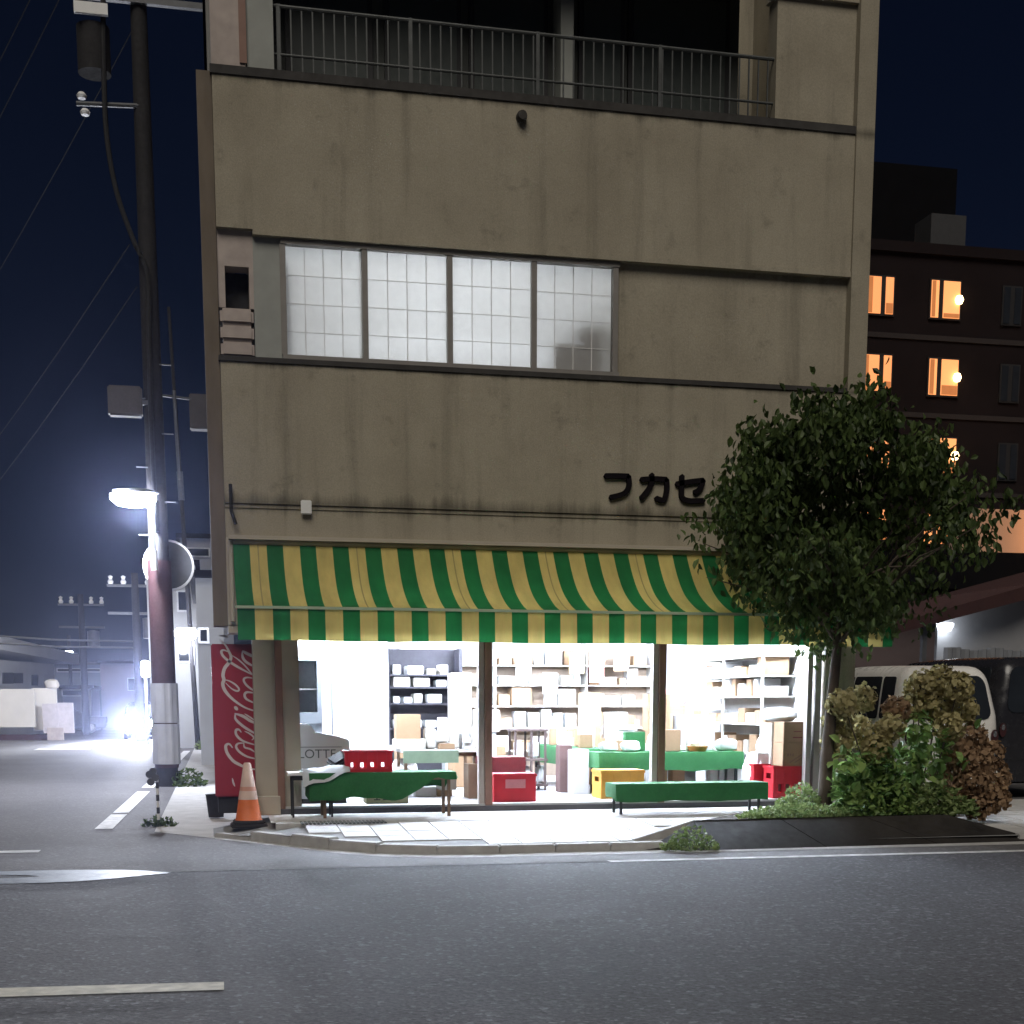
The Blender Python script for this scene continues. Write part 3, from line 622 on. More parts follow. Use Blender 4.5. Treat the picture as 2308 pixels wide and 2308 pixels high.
goods("white_carton", 1706, 1697, 1733, 1740, .55, .2, mWhiteP, "small white carton standing before the white sack", "carton", z0=FZ)
# long green table across the right bay and another running back
gz_ = onY(1500, 1696, 1.1).z
p0, p1 = onY(1352, 1700, 1.1), onY(1672, 1700, 1.1)
table("display_table", "display table under green cloth across the right bay of the shop", p0.x, p1.x, 1.1, 1.75, gz_, FZ, mWood, mDarkM, .035)
tag(cloth_box(MB(), p0.x-.02, p1.x+.02, 1.08, 1.77, gz_+.004, (.24, .22, .2, .2), .02, 12, 40).build("tablecloth", mGreen, smooth=True), "green cloth on the display table holding boxes and a fruit tray", "tablecloth")
p2 = onX(1270, 1612, p0.x+.12)
table("display_table", "narrow display table running back into the shop from the green table's corner", p0.x-.12, p0.x+.42, 1.85, 4.6, gz_+.02, FZ, mWood, mDarkM, .035)
tag(cloth_box(MB(), p0.x-.14, p0.x+.44, 1.83, 4.62, gz_+.026, (.2, .22, .2, .24), .02, 13, 12).build("tablecloth", mGreen, smooth=True), "green cloth on the narrow table running back into the shop", "tablecloth")
zc = gz_+.008
goods("cardboard_box", 1500, 1645, 1535, 1690, 1.3, .3, mCardB, "brown carton standing on the green table beside the brown post", "box", z0=zc)
goods("foam_box", 1536, 1612, 1612, 1662, 1.9, .4, M("grey_print_carton", (.45, .46, .47), .7), "grey printed foam box behind the green table", "box", z0=zc-.3)
tray = thing("fruit_tray", "orange tray holding pale melons on the green table", "tray", (onY(1578, 1685, 1.2).x, 1.3, zc))
MB().lathe([(0, .0), (.11, .0), (.15, .07), (.14, .07), (.10, .012), (0, .012)], seg=18).build("dish", mAmber, tray, smooth=True)
tag(lump(MB(), (0, 0, .055), (.06, .06, .06), 8).build("melon", M("melon_skin", (.45, .48, .3), .7), None, (tray.location.x-.04, 1.3, zc+.014), smooth=True), "pale melon in the orange tray, left one", "melon")
tag(lump(MB(), (0, 0, .055), (.055, .055, .06), 9).build("melon", MATS["melon_skin"], None, (tray.location.x+.06, 1.31, zc+.014), smooth=True), "pale melon in the orange tray, right one", "melon")
tag(MB().obox((0, 0, .09), (.1, .05, .18), .2, .15).build("price_card", mWhiteP, None, (tray.location.x-.06, 1.45, zc)), "white upright card behind the orange fruit tray", "card")
tag(lump(MB(), (0, 0, .08), (.16, .13, .09), 11).build("white_bag", mWhiteP, None, (onY(1640, 1685, 1.3).x, 1.4, zc), smooth=True), "white plastic bag lying on the right end of the green table", "bag")
tag(lump(MB(), (0, 0, .07), (.13, .1, .07), 12).build("white_bag", mWhiteP, None, (onY(1375, 1685, 1.3).x, 1.4, zc), smooth=True), "flat white bag at the left corner of the green table", "bag")
tag(lump(MB(), (0, 0, .07), (.14, .1, .08), 14).build("white_bag", mWhiteP, None, (onY(1425, 1680, 1.3).x, 1.38, zc), smooth=True), "crumpled white wrapping in the middle of the green table", "bag")
goods("basket", 1410, 1650, 1455, 1682, 1.6, .14, mGreen, "green plastic basket on the green table by the aluminium frame", "basket", z0=zc)
for k, (px, w_) in enumerate(((1610, 18), (1628, 12), (1650, 22))):
    goods("white_bottle_pack", px-w_/2, 1715, px+w_/2, 1742, 1.3, .2, mWhiteP, "white pack standing under the green display table", "pack", z0=FZ, group="white packs under the green table")
for k, px in enumerate((1490, 1530)): goods("brown_sack", px-14, 1733, px+14, 1752, 1.35, .2, mCardB, "small brown pack lying under the green table", "pack", z0=FZ, group="brown packs under the green table")
# left bay: freezer chest with lettering, upright glass case, tables and cartons
Fz = thing("freezer_chest", "white chest freezer with grey lettering behind the left shop panel", "freezer", (0, 0, 0))
a, b = onY(650, 1800, .45), onY(792, 1640, .45)
fx1 = onY(788, 1660, .45).x; fz1 = onY(788, 1668, .45).z
MB().prism([(.80, FZ+.06), (fx1, FZ+.06), (fx1, fz1), (fx1-.15, fz1+.05), (1.08, fz1+.10), (1.0, fz1+.2), (.80, fz1+.2)], 'y', .45, 1.05).build("cabinet", M("freezer_paint", (.52, .52, .55), .4, .06, 2), Fz, bevel=.012)
box(.85, .5, FZ, fx1-.05, 1.0, FZ+.06).build("plinth", mDarkM, Fz)
p = onY(726, 1700, .45)
text_mesh("lettering", "LOTTE", .155, mGalv, Fz, Matrix.Translation((p.x-.06, .448, p.z)) @ Matrix.Rotation(math.pi/2, 4, 'X'), .001)
box(.82, .446, p.z+.085, fx1-.1, .449, p.z+.093).build("trim_line", mGalv, Fz)
G = thing("glass_case", "grey framed upright glass case above the chest freezer", "display case", (0, 0, 0))
a, b = onY(676, 1640, .9), onY(724, 1480, .9); gx0, gx1, gz0, gz1 = .82, b.x, fz1+.2, b.z
mCase = M("case_grey", (.20, .22, .24), .5, .1, 4)
for q in (box(gx0, .9, gz0, gx0+.05, 1.3, gz1), box(gx1-.06, .9, gz0, gx1, 1.3, gz1)): q.build("side_frame", mCase, G)
box(gx0+.05, .9, gz1-.05, gx1-.06, 1.3, gz1).build("top_frame", mCase, G); box(gx0+.05, .9, gz0, gx1-.06, 1.3, gz0+.14).build("bottom_frame", mCase, G)
box(gx0+.05, 1.26, gz0+.14, gx1-.06, 1.29, gz1-.05).build("back_panel", M("case_back", (.55, .6, .66), .3, .1), G); box(gx0+.05, .95, gz0+.42, gx1-.06, 1.25, gz0+.44).build("shelf", mAlu, G)
box(.82, .92, fz1+.05, gx1, 1.28, fz1+.199).build("pedestal", mCase, G)
goods("price_board", 848, 1462, 893, 1468, 2.5, .03, mGalv, "thin grey strip sign hanging near the ceiling in the left bay", "sign", bevel=0) if False else None
lz = onY(1000, 1690, 1.1).z
p0, p1 = onY(905, 1700, 1.1), onY(1082, 1700, 1.1)
table("display_table", "goods table with a pale top in the left bay behind the red crate", p0.x, p1.x, 1.1, 1.9, lz, FZ, mWhiteP, mWood, .04)
tag(box(p0.x+.02, 1.06, lz-.17, p0.x+.75, 1.095, lz-.01).build("green_board", M("green_board", (.16, .22, .15), .8)), "dull green board hung on the front of the left goods table", "board")
goods("cardboard_box", 895, 1610, 948, 1668, 1.4, .3, mCardB, "open brown carton on the left goods table", "box", z0=lz+.04)
goods("carton_tray", 893, 1666, 960, 1690, 1.3, .4, mCardP, "flat pale carton under the open brown carton", "box", z0=lz+.002)
goods("cardboard_box", 1002, 1684, 1050, 1722, 1.0, .3, mCardP, "pale carton at the right of the left goods table", "box", z0=lz-.26) if False else None
goods("wooden_box", 1056, 1722, 1082, 1790, .9, .35, mWood, "brown wooden box upright on the floor by the brown post", "box", z0=FZ)
BX3 = goods("cardboard_box", 826, 1757, 920, 1800, .25, .4, M("dull_carton", (.30, .27, .17), .85), "wide dull carton with printed characters under the green cloth table", "box", z0=FZ)
for k in range(3): MB().box(-.17+.11*k, -.203, .10, -.09+.11*k, -.2005, .115).box(-.14+.11*k, -.203, .05, -.125+.11*k, -.2005, .16).box(-.17+.11*k, -.203, .045, -.09+.11*k, -.2005, .058).build("printed_mark", mDarkM, BX3)
for k in range(5):
    goods("bag_of_goods", 960+k*26, 1640+8*(k % 2), 983+k*26, 1690, 1.35+.1*(k % 2), .25, mWhiteP if k % 2 else mCardP, ("tall pale" if k % 2 == 0 else "short white")+" package in the row on the left goods table", "package", z0=lz+.002, bevel=.02, group="packages on the left goods table")
# dark open shelf at the back of the left bay
def shp(wd, h): return "tall" if h > wd*1.05 else "wide flat" if wd > h*1.5 else "squarish"
BRD2 = ("lowest", "second", "third", "highest")
D = thing("shelf_unit", "dark open shelf stacked with white packs in the left bay", "shelf", (0, 0, 0))
dy = 4.2; a, b = onY(872, 1580, dy), onY(1042, 1462, dy); mShelfD = M("shelf_dark", (.045, .042, .055), .6)
box(a.x, dy, FZ, a.x+.05, dy+.45, b.z).build("upright", mShelfD, D); box(b.x-.05, dy, FZ, b.x, dy+.45, b.z).build("upright", mShelfD, D); box(a.x+.05, dy+.42, FZ, b.x-.05, dy+.45, b.z).build("back_panel", mShelfD, D)
sz = [onY(950, q, dy).z for q in (1520, 1548, 1585, 1640)]
for z in sz: box(a.x+.05, dy+.01, z-.025, b.x-.05, dy+.42, z).build("shelf", mShelfD, D)
rnd = random.Random(21)
for r_, z in enumerate(sz):
    x = a.x+.1
    while x < b.x-.3:
        wd = rnd.uniform(.1, .26); h = rnd.uniform(.09, .17)
        o = MB().obox((0, 0, h/2), (wd, .25, h), rnd.uniform(-.1, .1)).build("white_pack", rnd.choice([mWhiteP, mWhiteP, mCardP]), None, (x+wd/2, dy+.18, z+.001), bevel=.01)
        tag(o, f"{shp(wd, h)} white pack on the {BRD2[3-r_]} board of the dark shelf", "pack", "white packs on the dark shelf"); x += wd+rnd.uniform(.02, .1)
# wire trolley in the aisle
T = thing("wire_rack", "small brown-framed rack standing in the aisle beside the green table", "rack", (0, 0, 0))
ry = 2.4; a, b = onY(1160, 1752, ry), onY(1232, 1648, ry); mFr = M("rack_frame", (.10, .07, .065), .6)
for x in (a.x, (a.x+b.x)/2, b.x-.03):
    for y in (ry, ry+.4): box(x, y, FZ, x+.03, y+.03, b.z).build("upright", mFr, T)
for z in (FZ+.06, (FZ+b.z)/2, b.z): box(a.x-.02, ry-.01, z, b.x+.02, ry+.44, z+.03).build("shelf", mFr, T)
for k in range(4): tag(MB().obox((0, 0, .13), (.12, .16, .26), .1*k).build("bag_of_goods", mWhiteP, None, (a.x+.1+.11*k, ry+.2, FZ+.092 if k % 2 else (FZ+b.z)/2+.032), bevel=.03), "white bagged goods on the %s board of the brown-framed rack" % ("bottom" if k % 2 else "middle"), "package", "bagged goods in the brown-framed rack")
goods("stool_box", 1262, 1680, 1290, 1750, 1.9, .25, M("brown_goods", (.12, .07, .065), .7), "dark brown narrow box beside the rack in the aisle", "box", z0=FZ)
goods("white_case", 1292, 1690, 1328, 1764, 1.5, .3, mWhiteP, "white tall case standing at the green table's corner", "box", z0=FZ)
# back wall shelving and goods
K = thing("shelf_unit", "long white shelf along the back wall of the shop", "shelf", (0, 0, 0))
ky = W-.5-.42; mShelfW = M("shelf_white", (.66, .63, .58), .7); kz = [FZ+.45, FZ+.83, FZ+1.2, FZ+1.55, FZ+1.88]
box(2.9, ky+.405, FZ, 7.33, ky+.415, 2.35).build("back_board", M("tan_board", (.46, .36, .28), .8), K)
for x in (2.9, 4.5, 6.1, 7.3): box(x, ky, FZ, x+.03, ky+.4, 2.6).build("upright", mShelfW, K)
for z in kz: box(2.93, ky+.005, z-.02, 7.3, ky+.4, z).build("shelf", mShelfW, K)
rnd = random.Random(5)
BRD = ("lowest", "second", "middle", "fourth", "top")
for zi, z in enumerate(kz):
    x = 2.98
    while x < 7.2:
        wd = rnd.uniform(.09, .36); h = rnd.uniform(.09, .32)
        if any(abs(x+wd/2-u) < wd/2+.03 for u in (2.915, 4.515, 6.115, 7.315)): x += .06; continue
        if rnd.random() < .82:
            k = rnd.random(); mt, nm, lb, ct, gr = (mCardB, "cardboard_box", f"{shp(wd, h)} brown carton on the {BRD[zi]} board of the back wall shelf", "box", "brown cartons on the back shelf") if k < .3 else (mCardP, "pale_carton", f"{shp(wd, h)} pale carton on the {BRD[zi]} board of the back wall shelf", "carton", "pale cartons on the back shelf") if k < .6 else (mWhiteP, "white_pack", f"{shp(wd, h)} white pack on the {BRD[zi]} board of the back wall shelf", "pack", "white packs on the back shelf")
            o = MB().obox((0, 0, h/2), (wd, .28, h), rnd.uniform(-.06, .06)).build(nm, mt, None, (x+wd/2, ky+.17, z+.001), bevel=.006); tag(o, lb, ct, gr)
        x += wd+rnd.uniform(.015, .06)
def heap(x0, x1, y0, y1, z, n, where, group, seedv, hmax=.22, smin=.09, smax=.24, mats=None):
    r2 = random.Random(seedv); placed = []
    for _ in range(n*12):
        if len(placed) >= n: break
        wd, dp, h = r2.uniform(smin, smax), r2.uniform(smin, smax), r2.uniform(.06, hmax); x = r2.uniform(x0+wd/2, x1-wd/2); y = r2.uniform(y0+dp/2, y1-dp/2)
        zz_ = z; ok = True
        for (a, b, c, d, e, f, lv_) in placed:
            if abs(x-a) < (wd+c)/2*.96 and abs(y-b) < (dp+d)/2*.96:
                if lv_ == 0 and abs(x-a) < c*.3 and abs(y-b) < d*.35 and zz_ == z: zz_ = f
                else: ok = False; break
        if not ok or (zz_ > z and any(p[6] == 1 and abs(x-p[0]) < .3 and abs(y-p[1]) < .3 for p in placed)): continue
        k = r2.random(); st_ = "stacked " if zz_ > z else ""
        if k < .34: nm, mt, ds, ct = "cardboard_box", mCardB, "brown carton", "box"
        elif k < .6: nm, mt, ds, ct = "pale_carton", mCardP, "pale carton", "carton"
        elif k < .84: nm, mt, ds, ct = "white_pack", mWhiteP, "white pack", "pack"
        else: nm, mt, ds, ct = "goods_bag", mWhiteP, "rounded white bag", "bag"
        lb = f"{st_}{shp(wd, h)} {ds} {where}"
        if nm == "goods_bag": o = lump(MB(), (0, 0, h/2), (wd/2, dp/2, h/2), r2.randint(0, 99)).build(nm, mt, None, (x, y, zz_+.002), smooth=True)
        else: o = MB().obox((0, 0, h/2), (wd*.94, dp*.94, h), r2.uniform(-.12, .12)).build(nm, mt, None, (x, y, zz_+.002), bevel=.005)
        tag(o, lb, ct, group); placed.append((x, y, wd, dp, h, zz_+h+.002, 0 if zz_ == z else 1))
tx0, tx1 = onY(905, 1700, 1.1).x, onY(1082, 1700, 1.1).x
heap(tx0+.45, tx1-.02, 1.12, 1.3, lz+.002, 5, "at the front of the left goods table", "goods at the front of the left table", 41, .16)
heap(tx0+.05, tx1-.02, 1.68, 1.9, lz+.002, 7, "at the back of the left goods table", "goods at the back of the left table", 42, .3)
gx = onY(1352, 1700, 1.1).x
heap(gx-.08, gx+.38, 2.2, 4.5, gz_+.03, 12, "on the narrow green table", "goods on the narrow green table", 43, .3)
heap(gx+.1, onY(1672, 1700, 1.1).x-.1, 1.62, 1.75, gz_+.008, 7, "along the back edge of the green display table", "goods on the display table's back edge", 44, .16, .08, .2)
heap(2.5, 3.9, 4.9, 5.6, FZ+.001, 9, "on the floor before the back shelf", "goods on the floor before the back shelf", 45, .55, .25, .45)
heap(5.3, 6.9, 3.0, 4.6, FZ+.001, 14, "in the floor stack between the tables and the back shelf", "goods stacked on the floor at the back", 46, .75, .28, .5)
heap(6.2, 7.1, 1.9, 2.9, FZ+.001, 7, "on the floor beside the right wall shelf", "goods on the floor by the right shelf", 47, .6, .28, .45)
heap(3.2, 7.2, ky+.02, ky+.38, 2.602, 14, "on the very top of the back wall shelf", "goods on top of the back shelf", 48, .18, .15, .3) if False else None
heap(tx0-.1, tx1-.1, 1.2, 1.85, FZ+.001, 7, "under the left goods table", "goods under the left table", 49, .3, .2, .4)
heap(qxa, 7.64, .98, 3.8, FZ+.001, 9, "below the right wall shelf", "goods below the right shelf", 61, .5, .25, .42) if False else None
heap(gx+.45, 6.3, 1.95, 2.6, FZ+.001, 9, "on the floor behind the green display table", "goods behind the display table", 62, .85, .25, .45)
heap(3.25, 4.3, 2.95, 4.4, FZ+.001, 8, "in the aisle behind the brown-framed rack", "goods in the aisle", 63, .9, .25, .42)
heap(2.2, 2.95, 2.2, 3.2, FZ+.001, 4, "on the floor by the dark shelf", "goods on the floor by the dark shelf", 50, .7, .3, .45)
for k, (px, py, y) in enumerate(((1180, 1505, 5.9), (1300, 1495, 5.9), (1240, 1540, 5.9), (1345, 1515, 5.9), (1400, 1490, 5.9))):
    q = onY(px, py, y); tag(box(-.13, 0, -.17, .13, .01, .17).build("price_poster", [mCardP, M("poster_yellow", (.7, .55, .2), .7), mWhiteP, M("poster_pink", (.65, .3, .28), .7), mCardB][k], None, (q.x, y, q.z)), ["pale", "yellow", "white", "pink", "brown"][k]+" paper notice hanging before the back wall shelf", "poster")
# right wall shelving
Q = thing("shelf_unit", "white wall shelf of cartons along the right side of the shop", "shelf", (0, 0, 0))
qx0, qx1 = 7.16, 7.66; qz = [FZ+.55, FZ+.96, FZ+1.34, FZ+1.62]
for y in (.95, 2.4, 3.9): box(qx0, y, FZ, qx0+.03, y+.03, 2.2).build("upright", mShelfW, Q)
for z in qz+[2.2]: box(qx0, .98 if z < 2.1 else .95, z-.02, qx1, 3.9, z).build("shelf", mShelfW, Q)
rnd = random.Random(9)
for zi, z in enumerate(qz):
    y = 1.0
    while y < 3.7:
        wd = rnd.uniform(.14, .40); h = rnd.uniform(.12, .27)
        k = rnd.random(); mt, nm, lb, ct, gr = (mCardB, "cardboard_box", f"{shp(wd, h)} brown carton on the {BRD2[zi]} board of the right wall shelf", "box", "brown cartons on the right shelf") if k < .5 else (mCardP, "pale_carton", f"{shp(wd, h)} pale carton on the {BRD2[zi]} board of the right wall shelf", "carton", "pale cartons on the right shelf") if k < .75 else (mWhiteP, "white_pack", f"{shp(wd, h)} white pack on the {BRD2[zi]} board of the right wall shelf", "pack", "white packs on the right shelf")
        o = MB().obox((0, 0, h/2), (.34, wd, h), rnd.uniform(-.08, .08)).build(nm, mt, None, (qx0+.25, y+wd/2, z+.001), bevel=.006); tag(o, lb, ct, gr); y += wd+rnd.uniform(.02, .08)
tag(lump(MB(), (0, 0, .09), (.22, .28, .1), 31).build("white_sack", mWhiteP, None, (7.3, .6, FZ+1.0), smooth=True), "white sack lying at the front of the right wall shelf", "sack")
goods("carton_stack", 7.0, 0, 0, 0, 0, 0, mCardB, "", "") if False else None
tag(box(0, 0, 0, .45, .35, .98).build("carton", mCardP, None, (7.12, .48, FZ), bevel=.01), "tall pale carton under the white sack by the right wall", "carton")
goods("pink_poster", 1500, 1552, 1548, 1584, 5.4, .02, M("pink_card", (.62, .22, .2), .7), "pink sheet standing on stacked cartons at the back", "poster")
for k in range(4): goods("cardboard_box", 1372-2*k, 1612+22*k, 1432, 1633+22*k, 4.7, .35, mCardB if k % 2 == 0 else mCardP, "carton in the heap behind the narrow green table", "box", bevel=.006, group="cartons heaped behind the narrow green table")
for k in range(4): goods("carton", 1500, 1590+26*k, 1545, 1614+26*k, 3.6, .35, mCardP if k % 2 else mCardB, "carton in the stack behind the brown post of the right bay", "carton", group="cartons stacked behind the right brown post")

# ================================================================= PLANTER, TREE, SHRUBS
PL = thing("planter_bed", "low dark stone planter bed with sloping ends along the road edge", "planter", (6.5, -2.2, 0))
o_ = Vector((6.5, -2.2, 0))
def plq(pts, name, mat, th=.03):
    P = [Vector(p)-o_ for p in pts]; c = (P[1]-P[0]).cross(P[2]-P[0]).normalized(); n = len(P)
    if c.y > 0: c = -c
    MB().add(P+[p-c*th for p in P], [tuple(range(n)), tuple(range(n, 2*n))[::-1]]+[(i, (i+1) % n, n+(i+1) % n, n+i) for i in range(n)]).build(name, mat, PL, bevel=.004)
B0, B1, B2 = Vector((4.22, -2.93, -.02)), Vector((4.95, -3.12, -.02)), Vector((9.1, -2.96, -.02)); T0, T1, R1 = Vector((4.93, -2.58, .275)), Vector((8.0, -2.5, .29)), Vector((8.9, -1.5, .12))
plq([B0, B1-(B1-B0)*.01, T0], "end_slab", mStone)
for k in range(3):
    a, b = k/3+.0006, (k+1)/3-.0006
    plq([B1.lerp(B2, a), B1.lerp(B2, b), T0.lerp(T1, b), T0.lerp(T1, a)], "front_slab", mStone)
plq([B2, R1, T1], "end_slab", mStone)
L0 = Vector((4.2, -2.74, .10))-o_; L1 = T0+Vector((.04, .02, .012))-o_
MB().add([L0, L0+Vector((0, .12, 0)), L1+Vector((0, .12, 0)), L1, L0+Vector((0, 0, -.1)), L0+Vector((0, .12, -.1)), L1+Vector((0, .12, -.1)), L1+Vector((0, 0, -.1))], [(0, 1, 2, 3), (4, 5, 6, 7), (0, 3, 7, 4), (1, 2, 6, 5), (0, 1, 5, 4), (3, 2, 6, 7)]).build("sloping_kerb", mKerb, PL, bevel=.01)
MB().add([T0-o_+Vector((0, 0, .006)), T1-o_+Vector((0, 0, .006)), Vector((8.5, -1.3, .26))-o_, Vector((6.0, -1.3, .25))-o_, Vector((5.2, -1.5, .145))-o_], [(0, 1, 2, 3, 4)]).build("soil", mSoil, PL)
MB().prism([(6.0, -1.32), (8.9, -1.32), (8.9, -1.2), (6.0, -1.2)], 'z', .1, .255).build("back_kerb", mKerb, PL, loc=-o_, bevel=.01)

def leaf(mb, p, d, size, wid, nrm):
    """one pointed leaf from p along d"""
    d = d.normalized(); s = d.cross(nrm)
    if s.length < 1e-3: s = d.cross(Vector((1, .3, .2)))
    s = s.normalized()*wid*size; n = s.cross(d).normalized()*size*.12
    b = len(mb.v); m1, m2 = p+d*size*.35, p+d*size*.7
    mb.v += [tuple(p), tuple(m1+s+n), tuple(m2+s*.8+n), tuple(p+d*size-n*.5), tuple(m2-s*.8+n), tuple(m1-s+n), tuple(m1), tuple(m2)]
    mb.f += [(b, b+6, b+1), (b+1, b+6, b+7, b+2), (b+2, b+7, b+3), (b, b+5, b+6), (b+5, b+4, b+7, b+6), (b+4, b+3, b+7)]
rnd = random.Random(17)
def rv(): return Vector((rnd.gauss(0, 1), rnd.gauss(0, 1), rnd.gauss(0, 1)))
TX, TY = 6.80, -1.9
TR = thing("street_tree", "small leafy street tree with a round dark green crown in the planter", "tree", (TX, TY, .26))
hw = [(2.38, .15), (2.58, .55), (2.80, 1.05), (3.1, 1.55), (3.45, 1.80), (3.8, 1.70), (4.15, 1.42), (4.45, 1.08), (4.72, .68), (4.9, .2)]
def halfw(z):
    for (a, b), (c, d) in zip(hw, hw[1:]):
        if a <= z <= c: return b+(d-b)*(z-a)/(c-a)
    return 0
tr = MB(); trunk = [(0, 0, -.05), (.0, .01, .5), (.03, 0, 1.1), (.06, .0, 1.6), (.09, 0, 2.05)]
tr.tube(smooth_path(trunk, 4), [.085-.035*i/16 for i in range(17)], 12)
tips = []
for k in range(11):
    a = 2*math.pi*k/11+rnd.uniform(-.2, .2); st = Vector((.09, 0, 1.95+.12*(k % 3))); ln = rnd.uniform(.8, 1.7); up = rnd.uniform(.7, 1.5)
    mid = st+Vector((math.cos(a)*ln*.45, math.sin(a)*ln*.45, up*.6)); end = st+Vector((math.cos(a)*ln, math.sin(a)*ln, up))
    tr.tube(smooth_path([st, mid, end], 4), [.022-.017*i/8 for i in range(9)], 6); tips += [mid, end]
    for j in range(2):
        e2 = mid+Vector((math.cos(a+rnd.uniform(-1, 1))*.6, math.sin(a+rnd.uniform(-1, 1))*.6, rnd.uniform(.1, .8))); tr.tube([mid, (mid+e2)/2+Vector((0, 0, .06)), e2], [.018, .012, .005], 5); tips.append(e2)
tr.tube([(.09, 0, 2.0), (.1, .05, 3.0), (.05, 0, 4.3)], [.04, .025, .008], 7)
tr.build("trunk", mBark, TR, smooth=True)
cr = MB(); lobes = []
while len(lobes) < 34:
    z = rnd.uniform(2.65, 4.72); h = halfw(z); a = rnd.uniform(0, 2*math.pi); lobes.append((Vector((.18+h*.74*math.cos(a), h*.6*math.sin(a), z-.26)), rnd.uniform(.30, .46)))
for z in (2.9, 3.2, 3.5, 3.8, 4.1, 4.4): lobes.append((Vector((.15+rnd.gauss(0, .2), rnd.gauss(0, .2), z-.26)), .5))
lobes.append((Vector((.12, 0, 2.42)), .26)); lobes.append((Vector((.2, 0, 4.42)), .34))
for lc, lr in lobes:
    for _ in range(int(9*(lr/.38)**2)+1):
        ctr = lc+rv().normalized()*lr*rnd.uniform(.3, 1.0)
        for _ in range(rnd.randint(20, 42)):
            p = ctr+Vector((rnd.gauss(0, .11), rnd.gauss(0, .11), rnd.gauss(0, .12)))
            d = Vector((rnd.gauss(0, .55), rnd.gauss(0, .55), -1+rnd.gauss(0, .35))); leaf(cr, p, d, rnd.uniform(.075, .135), rnd.uniform(.24, .32), rv())
for _ in range(20):                                   # loose outer sprays
    z = rnd.uniform(2.6, 4.8); h = halfw(z); a = rnd.uniform(0, 2*math.pi); ctr = Vector((.18+h*1.06*math.cos(a), h*.85*math.sin(a), z-.26))
    for _ in range(16):
        p = ctr+Vector((rnd.gauss(0, .09), rnd.gauss(0, .09), rnd.gauss(0, .12))); d = Vector((rnd.gauss(0, .6), rnd.gauss(0, .6), -1)); leaf(cr, p, d, rnd.uniform(.08, .14), .28, rv())
for _ in range(60):                                   # shoots on the trunk fork
    p = Vector((.09+rnd.gauss(0, .1), rnd.gauss(0, .1), rnd.uniform(1.85, 2.4))); leaf(cr, p, rv()+Vector((0, 0, -.3)), .08, .3, rv())
cr.build("crown", mLeaf, TR)
# hydrangea
hx, hy = 8.0, -1.75
HY = thing("hydrangea_bush", "large hydrangea bush with browned flower heads and bright green leaves", "bush", (hx, hy, .26))
st = MB(); lv = MB(); fl = MB(); fd = MB()
def head(mb, c, r):
    for _ in range(int(330*r/.2)):
        d = rv().normalized(); p = c+Vector((d.x, d.y, d.z*.95))*r*rnd.uniform(.72, 1.05)*(1+.12*math.sin(7*d.x+c.x*9)*math.cos(6*d.z+5*d.y))
        n = (d+rv()*.6).normalized(); u = n.orthogonal().normalized(); v = n.cross(u); s = rnd.uniform(.026, .044); an = rnd.random()*6
        b = len(mb.v)
        for k in range(5): q = an+k*2*math.pi/5; mb.v.append(tuple(p+(u*math.cos(q)+v*math.sin(q))*s*(1 if k % 2 else .8)))
        mb.f.append((b, b+1, b+2, b+3, b+4))
heads = []
for px0, py0, r, dk in ((1900, 1585, .13, 0), (1945, 1575, .12, 0), (1890, 1630, .13, 0), (1930, 1650, .14, 0), (1885, 1680, .12, 0), (1975, 1690, .13, 0), (2075, 1545, .13, 0), (2120, 1535, .14, 0), (2160, 1550, .13, 0), (2060, 1590, .13, 0),
                        (2110, 1590, .15, 0), (2170, 1600, .13, 0), (2020, 1600, .11, 1), (2140, 1640, .13, 0), (2190, 1660, .13, 1), (2225, 1700, .14, 1), (2160, 1700, .14, 1), (2240, 1750, .14, 1), (2190, 1760, .15, 1), (2130, 1745, .13, 1),
                        (2245, 1800, .12, 1), (2200, 1815, .13, 1), (2150, 1800, .13, 1), (2005, 1640, .12, 0), (2190, 1720, .14, 1)):
    y = hy+rnd.uniform(-.35, .15); c = onY(px0, py0, y)-Vector((hx, hy, .26)); heads.append(c); head(fd if dk else fl, c, r*1.42)
    st.tube(smooth_path([(c.x*.35+rnd.gauss(0, .05), rnd.gauss(0, .08), 0), (c.x*.7, c.y*.6, c.z*.5), tuple(c)], 4), [.012-.006*i/8 for i in range(9)], 5)
for _ in range(1250):
    if rnd.random() < .62: px0, py0 = rnd.gauss(1958, 48), rnd.gauss(1765, 38)
    elif rnd.random() < .6: px0, py0 = rnd.gauss(2085, 36), rnd.gauss(1690, 42)
    else: px0, py0 = rnd.gauss(2060, 50), rnd.gauss(1785, 30)
    if not 1872 < px0 < 2255 or not 1560 < py0 < 1838: continue
    p = onY(px0, py0, hy+rnd.uniform(-.5, .45))-Vector((hx, hy, .26))
    if p.z < 0: continue
    d = Vector((p.x*.5+rnd.gauss(0, .5), rnd.gauss(-.3, .6), rnd.gauss(-.1, .5))); leaf(lv, p, d, rnd.uniform(.1, .19), rnd.uniform(.3, .38), Vector((rnd.gauss(0, .4), rnd.gauss(-.3, .4), 1)))
st.build("stems", mBark, HY, smooth=True); lv.build("foliage", mLeafB, HY); fl.build("flower_heads", mHyd, HY); fd.build("withered_flower_heads", mHydD, HY)
def low_plant(name, label, cat, c, rx, ry, h, n, mat, size, kind=None, up=.8):
    mb = MB()
    for _ in range(n):
        a, r = rnd.uniform(0, 6.283), math.sqrt(rnd.random()); q = math.cos(r*1.45)
        p = Vector((rx*r*math.cos(a), ry*r*math.sin(a), rnd.uniform(0, 1)*h*q)); leaf(mb, p, Vector((rnd.gauss(0, .7), rnd.gauss(0, .7), up*rnd.random())), rnd.uniform(.6, 1.3)*size, .3, rv())
    return tag(mb.build(name, mat, None, c), label, cat, kind=kind)
